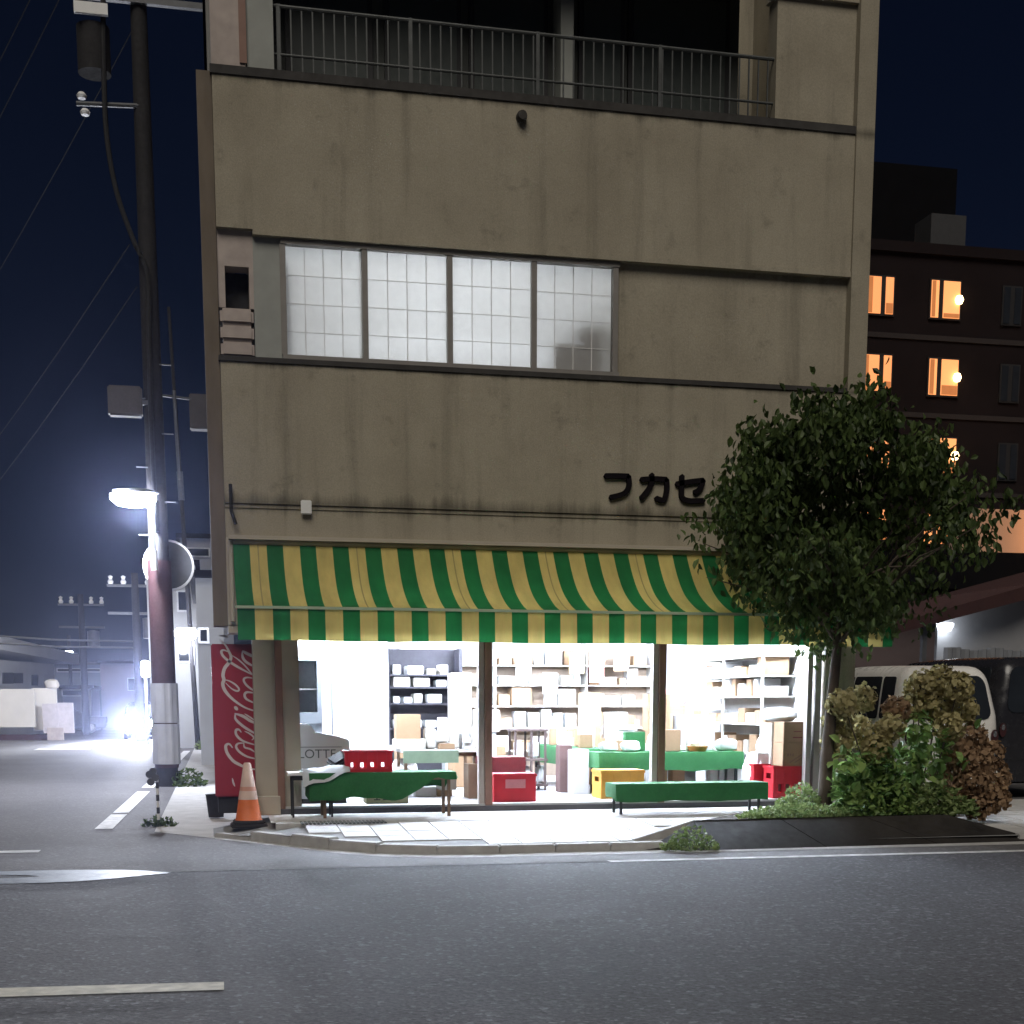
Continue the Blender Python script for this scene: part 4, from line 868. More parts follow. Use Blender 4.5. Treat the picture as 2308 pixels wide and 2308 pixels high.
low_plant("ground_cover", "low yellow-green ground cover round the tree's foot", "ground cover", (6.35, -2.2, .26), .75, .32, .16, 1500, mWeed, .05, "stuff")
low_plant("shrub", "small rounded shrub beside the tree trunk", "shrub", (6.55, -1.8, .27), .34, .28, .36, 900, mWeed, .055)
low_plant("leafy_plant", "pale leafy plant growing between the tree and the hydrangea", "plant", (7.35, -2.2, .26), .5, .3, .5, 700, mLeafB, .08)
low_plant("weeds", "pale weeds growing in the gutter at the planter's sloping end", "plant", (4.72, -3.08, .01), .33, .1, .26, 420, mWeed, .05)
low_plant("leafy_plant", "bright leafy plant trailing under the hydrangea by the back kerb", "plant", (8.0, -2.3, .26), .5, .2, .4, 700, mWeed, .08)

# ================================================================= VEHICLES
def rrect(x0, z0, x1, z1, r, n=5):
    out = []
    for cx, cz, a0 in ((x1-r, z1-r, 0), (x0+r, z1-r, 90), (x0+r, z0+r, 180), (x1-r, z0+r, 270)):
        for k in range(n+1): a = R(a0+90*k/n); out.append((cx+r*math.cos(a), cz+r*math.sin(a)))
    return out
def car(name, label, L, Wd, H, paint, loc, rz, belt=.56, group=None, front_slope=.9, rear_slope=.12, hood=0, lights=False):
    """body along +y (front at +y), rear at y=0, origin on the ground under the rear centre"""
    t = thing(name, label, "car" if hood else "van", loc, rz, group); hb = H*belt; cl = .2
    def D(p):
        x, y, z = p; k = max(0, (z-hb)/(H-hb)); x *= 1-.16*k-.03*k*k
        x *= 1-.05*max(0, (y-L*.8)/(L*.2))**2-.03*max(0, (L*.12-y)/(L*.12))**2
        f = y/L; y += rear_slope*k*max(0, 1-f*1.6)-front_slope*k*max(0, (f-.45)/.55)
        z -= .07*max(0, abs(x)/(Wd/2)-.3)**2*k; z += .03*k*math.sin(math.pi*min(1, max(0, f)))
        if hood and f > .66: z = min(z, hb+ (H-hb)*max(.06, 1-(f-.66)/.12)) if z > hb else z
        return (x, y, z)
    bm = bmesh.new(); bmesh.ops.create_cube(bm, size=1)
    for v in bm.verts: v.co = Vector((v.co.x*Wd, (v.co.y+.5)*L, cl+(v.co.z+.5)*(H-cl)))
    bmesh.ops.bevel(bm, geom=bm.edges[:], offset=.24, segments=5, profile=.55, affect='EDGES')
    bmesh.ops.subdivide_edges(bm, edges=[e for e in bm.edges if e.calc_length() > .5], cuts=7, use_grid_fill=True)
    for v in bm.verts: v.co = Vector(D(v.co))
    for f in bm.faces: f.smooth = True
    bmesh.ops.recalc_face_normals(bm, faces=bm.faces)
    me = bpy.data.meshes.new("body"); bm.to_mesh(me); bm.free(); me.materials.append(paint); o = bpy.data.objects.new("body", me); COL.objects.link(o); o.parent = t
    def patch(name, outline, plane, off, mat, par=t, th=.006):
        P = []
        for a, z in outline:
            P.append(Vector(D((a, 0, z)))+Vector((0, -off, 0)) if plane == 'rear' else Vector(D((a, L, z)))+Vector((0, off, 0)) if plane == 'front' else Vector(D((plane*Wd/2, a, z)))+Vector((plane*off, 0, 0)))
        c = sum(P, Vector())/len(P); n = len(P); inn = Vector((0, .02, 0)) if plane == 'rear' else Vector((0, -.02, 0)) if plane == 'front' else Vector((-plane*.02, 0, 0))
        return MB().add([c]+P+[p+inn for p in P], [(0, i+1, (i+1) % n+1) for i in range(n)]+[(i+1, n+i+1, n+(i+1) % n+1, (i+1) % n+1) for i in range(n)]).build(name, mat, par, smooth=False)
    w2 = Wd/2
    patch("rear_window", rrect(-w2*.8, hb+.02, w2*.8, H-.13, .13), 'rear', .008, mGlassD)
    patch("windscreen", rrect(-w2*.85, hb+.05, w2*.85, H-.12, .1), 'front', .008, mGlassD) if not hood else None
    top = H-.13
    for s in (-1, 1):
        for a, b in ((.26, .62), (.68, L*.45), (L*.47, L*.68)) if not hood else ((.5, 1.5), (1.55, 2.5)): patch("side_window", rrect(a, hb+.03, b, top, .06), s, .008, mGlassD)
        for yy in (.62, L*.80):
            wh = MB().lathe([(.0, -.09), (.20, -.09), (.275, -.085), (.30, -.05), (.30, .05), (.275, .085), (.2, .09), (0, .09)], (s*(w2-.09), yy, .3), 22, 'x').build("wheel", mTyre, t, smooth=True)
            MB().lathe([(0, .095), (.19, .095), (.19, .08)], (s*(w2-.09)+(.0 if s > 0 else -.19), yy, .3), 18, 'x').build("rim", mChrome, wh)
        patch("tail_light", [(s*w2*.86+.055*math.cos(q*.3927), .86*hb-.06+.10*math.sin(q*.3927)) for q in range(16)], 'rear', .012, mTail); patch("tail_lens", [(s*w2*.86+.03*math.cos(q*.7854), .86*hb-.02+.045*math.sin(q*.7854)) for q in range(8)], 'rear', .018, mChrome)
        patch("door_handle", rrect(L*.42, hb-.12, L*.42+.14, hb-.09, .012), s, .02, mChrome)
    patch("rear_bumper", rrect(-w2*.93, .24, w2*.93, .52, .08), 'rear', .035, paint)
    patch("number_plate", rrect(-.165, .60, .165, .765, .01), 'rear', .02, mYel if not hood else mWhiteP)
    patch("door_line", rrect(-w2*.9, .555, w2*.9, .565, .004), 'rear', .004, mDarkM)
    if lights or hood:
        for s in (-1, 1): patch("headlight", [(s*w2*.72+.22*math.cos(q*.5236), .70+.18*math.sin(q*.5236)) for q in range(12)], 'front', .02, HEAD if lights else mChrome)
        patch("grille", rrect(-w2*.5, .45, w2*.5, .62, .03), 'front', .012, mDarkM)
    return t
a, b = onY(2032, 1600, .2), onY(2262, 1600, .2); vr = onY(2150, 1500, .2)
van = car("parked_van", "white rounded minivan parked behind the hydrangea bush", 3.4, b.x-a.x+.02, vr.z-.2, mVan, ((a.x+b.x)/2, .2, .2), 0, .60, front_slope=.75, rear_slope=.16)
for k in range(2): MB().lathe([(0, 0), (.026, 0), (.026, .003), (0, .003)], seg=12, axis='y').build("sticker", mWhiteP, van, (.46, -.03+.03, 1.22+.055*k)) if False else None
c = onY(2225, 1490, .9)
car("parked_van", "dark van parked beyond the white minivan at the car park edge", 3.9, 1.68, onY(2300, 1480, .9).z-.2, mVanD, (c.x+1.0, .9, .2), 0, .6, front_slope=.75)
tag(MB().add([(8.05, -.05, .2), (45, -.05, .2), (45, 14, .2), (8.05, 14, .2)], [(0, 1, 2, 3)]).build("car_park", mAsphOld), kind="structure")

# ================================================================= RIGHT BACKGROUND
SH = thing("shed", "pale shed with a low red-brown lean-to roof and a lit lamp", "shed", (0, 0, 0))
sy = 9.0; e0, e1 = onY(2010, 1428, sy), onY(2330, 1342, sy); wl, wb = onY(2062, 1460, sy+.6), .2
MB().prism([(e0.x, e0.z), (e1.x, e1.z), (e1.x+3, e1.z+.8), (e1.x+3, e1.z+1.0), (e1.x, e1.z+.22), (e0.x, e0.z+.16)], 'y', sy, sy+5).build("roof", mRoofR, SH)
pr = 0
for k in range(16):
    y = sy+.15+k*.3; MB().tube([(e0.x, y, e0.z+.17), (e1.x, y, e1.z+.23)], .03, 5).build("roof_rib", mRoofR, SH)
MB().prism([(e0.x-.03, e0.z-.03), (e1.x, e1.z-.04), (e1.x, e1.z+.24), (e0.x-.03, e0.z+.18)], 'y', sy-.06, sy-.01).build("barge_board", mRoofR, SH)
wx = wl.x; zt_ = lambda x: e0.z+(e1.z-e0.z)*(x-e0.x)/(e1.x-e0.x)
MB().prism([(wx+.5, .2), (e1.x+3, .2), (e1.x+3, zt_(e1.x+3)-.05), (wx+.5, zt_(wx+.5)-.03)], 'y', sy+.6, sy+.7).build("wall", M("shed_wall", (.30, .30, .31), .8, .15, 2), SH)
box(wx-.05, sy+.2, .2, wx+.05, sy+.3, zt_(wx)-.02).build("post", mGalv, SH); MB().tube([(wx, sy+.25, 2.3), (wx+.9, sy+.4, 1.9)], .025, 6).build("brace", mGalv, SH); MB().tube([(wx, sy+.25, 1.5), (wx+.9, sy+.4, 1.9)], .025, 6).build("brace", mGalv, SH)
p = onY(2130, 1412, sy+.45)
WL = thing("wall_lamp", "glowing white wall lamp under the shed roof", "lamp", (p.x, sy+.45, p.z))
MB().lathe([(0, .06), (.17, .06), (.17, .02), (.12, -.09), (0, -.09)], seg=16).build("lamp_glass", lamp_mat("shed_lamp_glass", (.85, .92, 1), 12), WL); box(-.05, .05, -.02, .05, .14, .08).build("bracket", mGalv, WL)
pl = bpy.data.lights.new("lamp_light", 'POINT'); pl.energy = 9; pl.color = (.85, .92, 1); pl.shadow_soft_size = .1; po = bpy.data.objects.new("lamp_light", pl); COL.objects.link(po); po.parent = WL; po.location = (0, -.25, -.12)
FN = thing("corrugated_fence", "grey corrugated sheet fence before the shed wall", "fence", (0, 0, 0))
fy = 7.5; f0, f1 = onY(2128, 1462, fy), onY(2400, 1462, fy); k = 0; x = f0.x; mFen = M("fence_grey", (.20, .21, .23), .6, .15, 3)
while x < f1.x:
    MB().prism([(x, fy), (x+.05, fy-.06), (x+.13, fy-.06), (x+.18, fy), (x+.18, fy+.02), (x, fy+.02)], 'z', .2, f0.z+.03*math.sin(x*7)).build("fence_panel", mFen, FN); x += .183
# low dark-roofed annex and the apartment block with orange windows
AN = thing("annex", "low annex with a broad dark flat roof and an orange lit wall above it", "building", (0, 0, 0))
ay = 15.0; a0, a1 = onY(2060, 1240, ay), onY(2308, 1330, ay)
box(a0.x-1.5, ay, a1.z, a1.x+14, ay+7, a0.z).build("roof_fascia", mRoofD, AN); box(a0.x-1.5, ay+1, .1, a1.x+14, ay+7, a1.z-.02).build("wall", M("annex_wall", (.12, .09, .09), .9, .2, 1), AN)
for k in range(5):
    x = a0.x+1.0+1.7*k; box(x, ay+.97, a1.z-1.0, x+1.1, ay+.995, a1.z-.35).build("window", mGlassD, AN)
AP = thing("apartment_block", "dark apartment block with orange-lit windows rising behind the tree", "building", (0, 0, 0))
py_ = 30.0; r0, r1 = onY(1900, 560, py_), onY(2380, 585, py_)
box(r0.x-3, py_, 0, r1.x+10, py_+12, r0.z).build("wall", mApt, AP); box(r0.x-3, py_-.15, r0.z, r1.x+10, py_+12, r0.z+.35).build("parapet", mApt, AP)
h0, h1 = onY(1930, 360, py_+3), onY(2150, 560, py_+3); box(h0.x-2, py_+3, r0.z+.3, h1.x, py_+8, h0.z).build("stair_tower", mRoofD, AP)
k0, k1 = onY(2100, 480, py_+1), onY(2175, 560, py_+1); box(k0.x, py_+1, r0.z+.35, k1.x, py_+2.2, k0.z).build("roof_tank", M("tank_grey", (.04, .04, .043), .7), AP)
for z in (onY(2100, 760, py_).z, onY(2100, 935, py_).z, onY(2100, 1110, py_).z): box(r0.x-3, py_-.06, z-.12, r1.x+10, py_-.005, z+.05).build("floor_band", M("floor_band", (.028, .022, .022), .9), AP)
mOr = M("lit_curtain", (.6, .3, .15), .9, .12, .9, emit=(1.0, .34, .11), es=1.05); mOr2 = M("lit_room", (.6, .3, .15), .9, .35, .7, emit=(1.0, .37, .12), es=1.2); mBulb = lamp_mat("room_bulb", (1, .66, .32), 9)
mCurt = M('curtain_brown', (.35, .17, .08), .9, .3, 3, emit=(1.0, .30, .08), es=.45)
def apt_window(px0, py0, px1, py1, split, lit, bulb=False):
    a, b = onY(px0, py1, py_-.02), onY(px1, py0, py_-.02); wdw = box(a.x-.06, py_-.08, a.z-.06, b.x+.06, py_-.02, b.z+.06).build("window", mDarkM, AP)
    xs = a.x+(b.x-a.x)*split
    for u, v in ((a.x, xs-.09), (xs+.09, b.x)): box(u, py_-.105, a.z, v, py_-.082, b.z).build("pane", mOr if lit == 1 else mOr2 if lit == 2 else mGlassD, wdw)
    if lit:
        r2 = random.Random(px0+py0); xa = a.x+(b.x-a.x)*r2.uniform(.03, .2); box(a.x+.02, py_-.125, a.z+.02, a.x+.02+(b.x-a.x)*r2.uniform(.08, .2), py_-.107, b.z-.02).build('curtain', mCurt, wdw); box(xs+.11, py_-.125, a.z+.02, b.x-.02, py_-.107, a.z+(b.z-a.z)*r2.uniform(.08, .3)).build('blind', mCurt, wdw)
    if bulb: MB().lathe([(0, -.16), (.1, -.13), (.15, 0), (.1, .13), (0, .16)], (b.x-.06, py_-.16, (a.z+b.z)/2), 14).build("room_lamp", mBulb, wdw, smooth=True)
for r_, (y0, y1) in enumerate(((627, 706), (803, 880), (980, 1056), (1150, 1215))):
    s_ = -5*r_
    apt_window(1950+s_, y0, 2013+s_, y1, .62, 1); apt_window(2095+s_, y0+10, 2163+s_, y1+10, .34, 2, r_ < 3); apt_window(2258+s_, y0+24, 2300+s_, y1+24, .5, 0); apt_window(2420+s_, y0+34, 2480+s_, y1+34, .5, 1)
lb = onY(2150, 1237, ay+10); lt = onY(2320, 1150, ay+10)
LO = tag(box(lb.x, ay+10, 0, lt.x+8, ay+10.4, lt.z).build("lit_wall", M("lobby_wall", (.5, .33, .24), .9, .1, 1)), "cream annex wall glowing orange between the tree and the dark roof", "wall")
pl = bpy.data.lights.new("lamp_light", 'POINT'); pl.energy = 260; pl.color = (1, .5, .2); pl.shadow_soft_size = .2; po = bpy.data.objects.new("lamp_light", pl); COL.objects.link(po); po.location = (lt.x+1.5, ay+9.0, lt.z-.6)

# ================================================================= LEFT SIDE STREET
pb = onZ(378, 1772)
UP = thing("utility_pole", "tall concrete utility pole with maroon wrap and pale guard panels beside the vending machine", "utility pole", (pb.x, pb.y, 0))
MB().tube([(0, 0, 0), (0, 0, 16)], [.2, .13], 18).build("shaft", mPoleC, UP, smooth=True)
MB().tube([(0, 0, .35), (0, 0, 4.15)], [.222, .215], 18, False).build("maroon_wrap", mPoleR, UP, smooth=True)
def corr(z0, z1, r=.245):
    mb = MB(); n = 44
    for k in range(n):
        a0, a1 = 2*math.pi*k/n, 2*math.pi*(k+1)/n; rr0 = r+(.012 if k % 4 < 2 else 0); rr1 = r+(.012 if (k+1) % 4 < 2 else 0)
        mb.add([(rr0*math.cos(a0), rr0*math.sin(a0), z0), (rr1*math.cos(a1), rr1*math.sin(a1), z0), (rr1*math.cos(a1), rr1*math.sin(a1), z1), (rr0*math.cos(a0), rr0*math.sin(a0), z1)], [(0, 1, 2, 3)])
    mb.build("guard_panel", mGuard, UP)
corr(.42, 1.17); corr(1.19, 1.92)
for z in (4.6, 5.2, 5.8, 6.4, 7.0, 7.6): MB().tube([(-.13*(1 if int(z*10) % 4 else -1), -.1, z), (-.34*(1 if int(z*10) % 4 else -1), -.1, z)], .012, 6).build("step_bolt", mGalv, UP)
q = onY(235, 150, pb.y)
for z in (13.6, 14.9): box(-1.6, -.2, z-.05, 1.2, -.1, z+.05).build("crossarm", mGalv, UP)
for x in (-1.4, -.9, -.45, .5, 1.0): MB().lathe([(0, 0), (.05, .0), (.07, .05), (.04, .09), (.07, .13), (.03, .2), (0, .2)], (x, -.15, 14.95), 10).build("insulator", mWhiteP, UP, smooth=True)
for px, py in ((205, 22),): 
    q = onY(px, py, pb.y-.3); MB().lathe([(0, -.0), (.28, 0), (.28, .75), (0, .8)], (q.x-pb.x, 0, q.z-.9), 18).build("transformer", mPoleC, UP, smooth=True)
    box(q.x-pb.x-.28, -.36, q.z-.08, q.x-pb.x+.28, -.28, q.z+.1).build("bright_patch_plate", mWhiteP, UP)  # white plate stands in for a bright lit patch by the transformer
for px, py in ((185, 221), (193, 258)): q = onY(px, py, pb.y); MB().lathe([(0, 0), (.07, 0), (.09, .05), (.05, .1), (0, .1)], (q.x-pb.x, -.1, q.z-.05), 10).build("insulator", mWhiteP, UP, smooth=True)
q = onY(185, 205, pb.y); MB().tube([(0, -.1, q.z-.2), (q.x-pb.x-.1, -.1, q.z-.25)], .04, 6).build("bracket_arm", mGalv, UP)
def pt(px, py, dy=0): q = onY(px, py, pb.y+dy); return (q.x-pb.x, q.y-pb.y, q.z)
MB().tube(smooth_path([pt(232, -40, -.2), pt(234, 150, -.2), pt(240, 300, -.2), pt(262, 430, -.2), pt(300, 540, -.22), pt(332, 620, -.24), pt(336, 760, -.24), pt(340, 930, -.24), pt(352, 1200, -.24)], 5), .045, 8).build("black_cable", mCable, UP, smooth=True)
MB().tube(smooth_path([pt(392, 880, .1), pt(396, 950, .1), pt(404, 1080, .1)], 4), .03, 6).build("conduit", mGalv, UP)
a, b = pt(245, 938, -.1), pt(320, 874, -.1); box(a[0], -.25, a[2], b[0], .0, b[2]).build("junction_box", M("box_grey", (.055, .05, .05), .7), UP, bevel=.03); box(b[0]-.05, -.15, (a[2]+b[2])/2-.04, .0, -.05, (a[2]+b[2])/2+.04).build("box_bracket", mGalv, UP)
a, b = pt(428, 965, .3), pt(470, 888, .3); box(a[0], .3, a[2], b[0], .6, b[2]).build("meter_box", MATS["box_grey"], UP, bevel=.02); MB().tube([(.1, .1, b[2]-.1), (b[0], .45, b[2]-.1)], .025, 6).build("box_bracket", mGalv, UP)
for k, (x, z, dx) in enumerate(((-1.4, 15.1, -26), (-.9, 15.1, -25), (-.45, 15.1, -24), (1.0, 15.1, -22), (-.3, 9.6, -20), (-.2, 8.9, -19))):
    A0 = Vector((pb.x+x, pb.y-.15, z)); B0_ = Vector((pb.x+x+dx, pb.y+58, z*.62+1.5)); n_w = 14
    tag(MB().tube([A0.lerp(B0_, i/n_w)-Vector((0, 0, 1.6*4*(i/n_w)*(1-i/n_w))) for i in range(n_w+1)], .010, 5).build("overhead_cable", mCable), ["outermost", "second", "third", "fourth", "upper low-slung", "lower low-slung"][k]+" black wire running from the utility pole over the side street", "cable")
# street lamp on the pole
SL = thing("street_lamp", "brightly glowing street lamp on a thin arm fixed to the utility pole", "street lamp", (pb.x, pb.y, 0))
h = pt(303, 1118, -.5); aT, aB = pt(346, 1120, -.35), pt(349, 1285, -.3)
MB().tube(smooth_path([aB, pt(346, 1200, -.33), aT, (h[0]+.2, -.5, h[2]+.03)], 4), .03, 8).build("arm", mGalv, SL, smooth=True)
lump(MB(), (h[0]+.02, -.5, h[2]+.07), (.40, .2, .06), 2).build("lamp_housing", mGalv, SL, smooth=True)
GL_ = MB().lathe([(0, -.16), (.14, -.13), (.2, -.05), (.2, .02), (0, .02)], (0, 0, 0), 18).build("lamp_glass", STREET, SL, (h[0]-.02, -.5, h[2])); GL_.scale = (2.0, 1.2, 1.3)
MB().tube([pt(346, 1240, -.33), aB], .06, 10).build("control_box", mWhiteP, SL)
pl = bpy.data.lights.new("lamp_light", 'POINT'); pl.energy = 1700; pl.color = (.80, .86, 1); pl.shadow_soft_size = .2; po = bpy.data.objects.new("lamp_light", pl); COL.objects.link(po); po.parent = SL; po.location = (h[0]-.05, -.55, h[2]-.3)
# traffic mirror behind the pole
TM = thing("traffic_mirror", "round convex traffic mirror mounted behind the maroon pole", "mirror", (pb.x, pb.y, 0))
c = pt(380, 1275, .35); MB().lathe([(0, .10), (.2, .08), (.36, .03), (.43, -.02), (.45, -.03), (.45, -.05), (0, -.05)], c, 30, 'y').build("mirror_bowl", mGalv, TM, smooth=True); MB().tube([(0, .15, c[2]), (c[0], .3, c[2])], .03, 6).build("bracket", mGalv, TM)
MB().lathe([(.43, -.075), (.47, -.06), (.47, .02), (.43, .03)], c, 30, 'y').build("rim", mWhiteP, TM, smooth=True)
# slim steel pole with second lamp
sb = onZ(447, 1690)
SP = thing("steel_pole", "slim leaning steel pole behind the utility pole", "pole", (sb.x, sb.y, 0)); tp_ = onY(394, 900, sb.y); d_ = Vector((tp_.x-sb.x, 0, tp_.z))
MB().tube([(0, 0, 0), tuple(d_*.5), tuple(d_*1.25)], [.09, .075, .055], 12).build("shaft", mPoleC, SP, smooth=True)
MB().tube([tuple(d_*.72-Vector((0, .0, 0))), tuple(d_*.80)], .1, 10).build("collar", mGalv, SP)
S2 = thing("street_lamp", "second street lamp glowing on the slim steel pole further down the side street", "street lamp", (sb.x, sb.y, 0))
q = onY(420, 1428, sb.y-.3); h2 = (q.x-sb.x, -.3, q.z); q2 = onY(440, 1500, sb.y)
MB().tube(smooth_path([(q2.x-sb.x, -.1, q2.z), (q2.x-sb.x-.05, -.2, h2[2]+.1), (h2[0], -.3, h2[2]+.12)], 4), .035, 8).build("arm", mGalv, S2)
MB().obox((0, 0, 0), (.75, .3, .35)).build("lamp_glass", lamp_mat("lamp2_glass", (.86, .88, 1), 30), S2, h2, bevel=.08)
pl = bpy.data.lights.new("lamp_light", 'POINT'); pl.energy = 700; pl.color = (.84, .88, 1); pl.shadow_soft_size = .2; po = bpy.data.objects.new("lamp_light", pl); COL.objects.link(po); po.parent = S2; po.location = (h2[0]-.2, -.7, h2[2]-.3)
# striped delineator post with reflectors, weeds
db = onZ(358, 1862)
DP = thing("delineator_post", "thin black and white striped post with round reflectors at the street corner", "post", (db.x, db.y, 0))
for k in range(8): MB().tube([(0, 0, .08*k), (0, 0, .08*k+.08)], .02, 10).build("band", mRub if k % 2 == 0 else mWhiteP, DP)
MB().tube([(0, 0, 0), (0, 0, .03)], .06, 12).build("foot", mRub, DP)
for px, py in ((345, 1738), (337, 1745), (350, 1752), (340, 1762)):
    q = onY(px, py, db.y); MB().lathe([(0, -.02), (.045, -.02), (.05, 0), (0, .02)], (q.x-db.x, -.02, q.z), 14, 'y').build("reflector", mGalv, DP, smooth=True); MB().tube([(0, 0, q.z-.02), (q.x-db.x, 0, q.z)], .006, 5).build("stalk", mGalv, DP)
low_plant("weeds", "dark weeds round the foot of the striped post", "plant", (db.x, db.y, 0), .22, .15, .12, 160, mLeaf, .06)
q = onZ(425, 1772); low_plant("weeds", "dark clump of weeds and litter at the utility pole's foot", "plant", (q.x, q.y, 0), .35, .3, .35, 300, mLeaf, .09)
q = onZ(475, 1690); low_plant("shrub", "small pale shrub beyond the vending machine", "shrub", (q.x, q.y, 0), .5, .5, .8, 400, mWeed, .12)
# traffic cone
cb = onY(561, 1856, -.22)
TC = thing("traffic_cone", "orange traffic cone with a pale reflective sleeve before the vending machine", "cone", (cb.x, cb.y, sw(cb.y, cb.x)+.004))
MB().box(-.2, -.2, 0, .2, .2, .035).box(-.17, -.17, .035, .17, .17, .075).build("base", mRub, TC, bevel=.012)
MB().lathe([(.15, .075), (.14, .085), (.105, .30), (.0, .30)], seg=28).build("lower_cone", mCone, TC, smooth=True); MB().lathe([(.107, .30), (.091, .395), (.089, .395)], seg=28).build("pale_band", mConeW, TC, smooth=True)
MB().lathe([(.0905, .395), (.083, .44), (.08, .44)], seg=28).build("faded_band", M("cone_faded", (.55, .27, .2), .6), TC, smooth=True); MB().lathe([(.0825, .44), (.042, .685), (.03, .70), (.02, .70), (0, .70)], seg=28).build("sleeve", mConeW, TC, smooth=True)
TC.scale = (1.08, 1.08, 1.08)
# grey water bucket
q = onZ(487, 1835, .06); tag(MB().lathe([(0, 0), (.1, 0), (.13, .3), (.14, .31), (.12, .31), (.1, .02), (0, .02)], seg=20).build("bucket", mPoleC, None, (q.x, q.y, .02), smooth=True), "grey bucket standing beside the vending machine's plinth", "bucket")
goods("crate_plank", 575, 1795, 632, 1806, -.12, .2, mBeige, "small beige plank step at the foot of the shop's left panel", "step", z0=sw(-.1)+.002)
# distant poles and wires
def far_pole(px, ytop, ybase, y, label, seedv):
    a, b = onY(px, ybase, y), onY(px, ytop, y); t = thing("utility_pole", label, "utility pole", (a.x, y, 0)); r2 = random.Random(seedv)
    MB().tube([(0, 0, 0), (0, 0, b.z)], [.2, .14], 12).build("shaft", mPoleC, t, smooth=True)
    for z in (b.z-.5, b.z-1.6): box(-1.1, -.06, z-.05, 1.1, .06, z+.05).build("crossarm", mGalv, t)
    for x in (-.95, -.45, .5, 1.0): MB().lathe([(0, 0), (.09, 0), (.12, .1), (.06, .2), (.1, .3), (0, .36)], (x, 0, b.z-.45), 9).build("insulator", mWhiteP, t, smooth=True)
    MB().lathe([(0, 0), (.3, 0), (.3, .8), (0, .85)], (.55, -.1, b.z-2.6), 14).build("transformer", mGalv, t, smooth=True)
    return b
far_pole(195, 1340, 1640, 56, "distant utility pole with a transformer above the low white house", 1); far_pole(317, 1292, 1640, 42, "distant utility pole between the street lamps", 2)
wy = 50
for k, (ya, yb) in enumerate(((1436, 1446), (1453, 1460))):
    a, b = onY(-60, ya-6, wy), onY(308, yb, wy); tag(MB().tube([a, (a+b)/2-Vector((0, 0, .08)), b], .05, 6).build("overhead_cable", mGalv), ["upper bright cable strung across the side street", "lower bright cable strung across the side street"][k], "cable")
# low white house with garden wall
LH = thing("low_house", "low pale flat-roofed house beyond the side street's garden wall", "house", (0, 0, 0))
mHouseL = M('low_house_wall', (.72, .72, .74), .85, .08, 1.2)
def pb_(px0, py0, px1, py1, y, dep, name, mat, par, zb=None, tilt=0):
    a, b = onY(px0, py1, y), onY(px1, py0, y)
    return box(a.x, y, a.z if zb is None else zb, b.x, y+dep, b.z).build(name, mat, par)
a, b = onY(-200, 1412, 46), onY(122, 1520, 60)
MB().add([(onY(-260, 1470, 40).x, 40, 0), (onY(122, 1500, 62).x, 62, 0), (onY(122, 1500, 62).x, 62, onY(122, 1497, 62).z), (onY(-260, 1470, 40).x, 40, onY(0, 1480, 46).z), (onY(-260, 1470, 40).x-9, 46, 0), (onY(122, 1500, 62).x-9, 68, 0), (onY(122, 1500, 62).x-9, 68, onY(122, 1497, 62).z), (onY(-260, 1470, 40).x-9, 46, onY(0, 1480, 46).z)],
    [(0, 1, 2, 3), (4, 5, 6, 7), (0, 3, 7, 4), (1, 2, 6, 5), (3, 2, 6, 7)]).build("wall", mHouseL, LH)
v0 = Vector((onY(-260, 1470, 40).x, 40, 0)); v1 = Vector((onY(122, 1500, 62).x, 62, 0)); dd = (v1-v0).normalized(); nn_ = Vector((dd.y, -dd.x, 0))
def along(px):  # point on the house front wall for a photo column
    r = ray(px, 1550); # solve CAM + r*t on the vertical wall plane
    t = (v0-CAM).dot(nn_)/r.dot(nn_); return CAM+r*t
def wallrect(px0, py0, px1, py1, off, name, mat, par):
    A_, B_ = along(px0), along(px1); k0 = (A_-CAM).dot(FWD); k1 = (B_-CAM).dot(FWD)
    def zat(P_, py): r = ray(0, py); return None
    out = []
    for px, py in ((px0, py1), (px1, py1), (px1, py0), (px0, py0)):
        r = ray(px, py); t = (v0-CAM).dot(nn_)/r.dot(nn_); out.append(CAM+r*t+nn_*off*(1 if nn_.y < 0 else -1))
    back = [p-nn_*(off+.02)*(1 if nn_.y < 0 else -1) for p in out]
    return MB().add(out+back, [(0, 1, 2, 3), (4, 5, 6, 7), (0, 1, 5, 4), (1, 2, 6, 5), (2, 3, 7, 6), (3, 0, 4, 7)]).build(name, mat, par)
wallrect(-150, 1437, 0, 1478, .6, "eave", mHouse, LH) if False else None
ev = [ray(px, py) for px, py in ((-120, 1412), (150, 1475), (150, 1497), (-120, 1448))]
evp = [CAM+r*((v0-CAM).dot(nn_)/r.dot(nn_)) for r in ev]; of = nn_*.7*(1 if nn_.y < 0 else -1)
MB().add([p+of for p in evp]+[p-of*4 for p in evp], [(0, 1, 2, 3), (4, 5, 6, 7), (0, 1, 5, 4), (1, 2, 6, 5), (2, 3, 7, 6), (3, 0, 4, 7)]).build("roof_edge", mHouseL, LH)
for r_ in ((5, 1516, 28, 1541), (30, 1517, 50, 1540), (71, 1521, 84, 1545)): wallrect(*r_, .05, "window", M("house_window", (.10, .095, .10), .5), LH)
GW = thing("garden_wall", "pale garden wall with a dark footing along the side street", "wall", (0, 0, 0))
gy = onZ(60, 1668).y
pb_(-200, 1553, 76, 1660, gy, .3, "wall_panel", mHouse2, GW, .55); pb_(76, 1551, 126, 1640, gy+.4, .3, "wall_panel", mHouse2, GW, .4); pb_(-200, 1655, 106, 1668, gy-.1, .28, "footing", mPoleR, GW, 0)
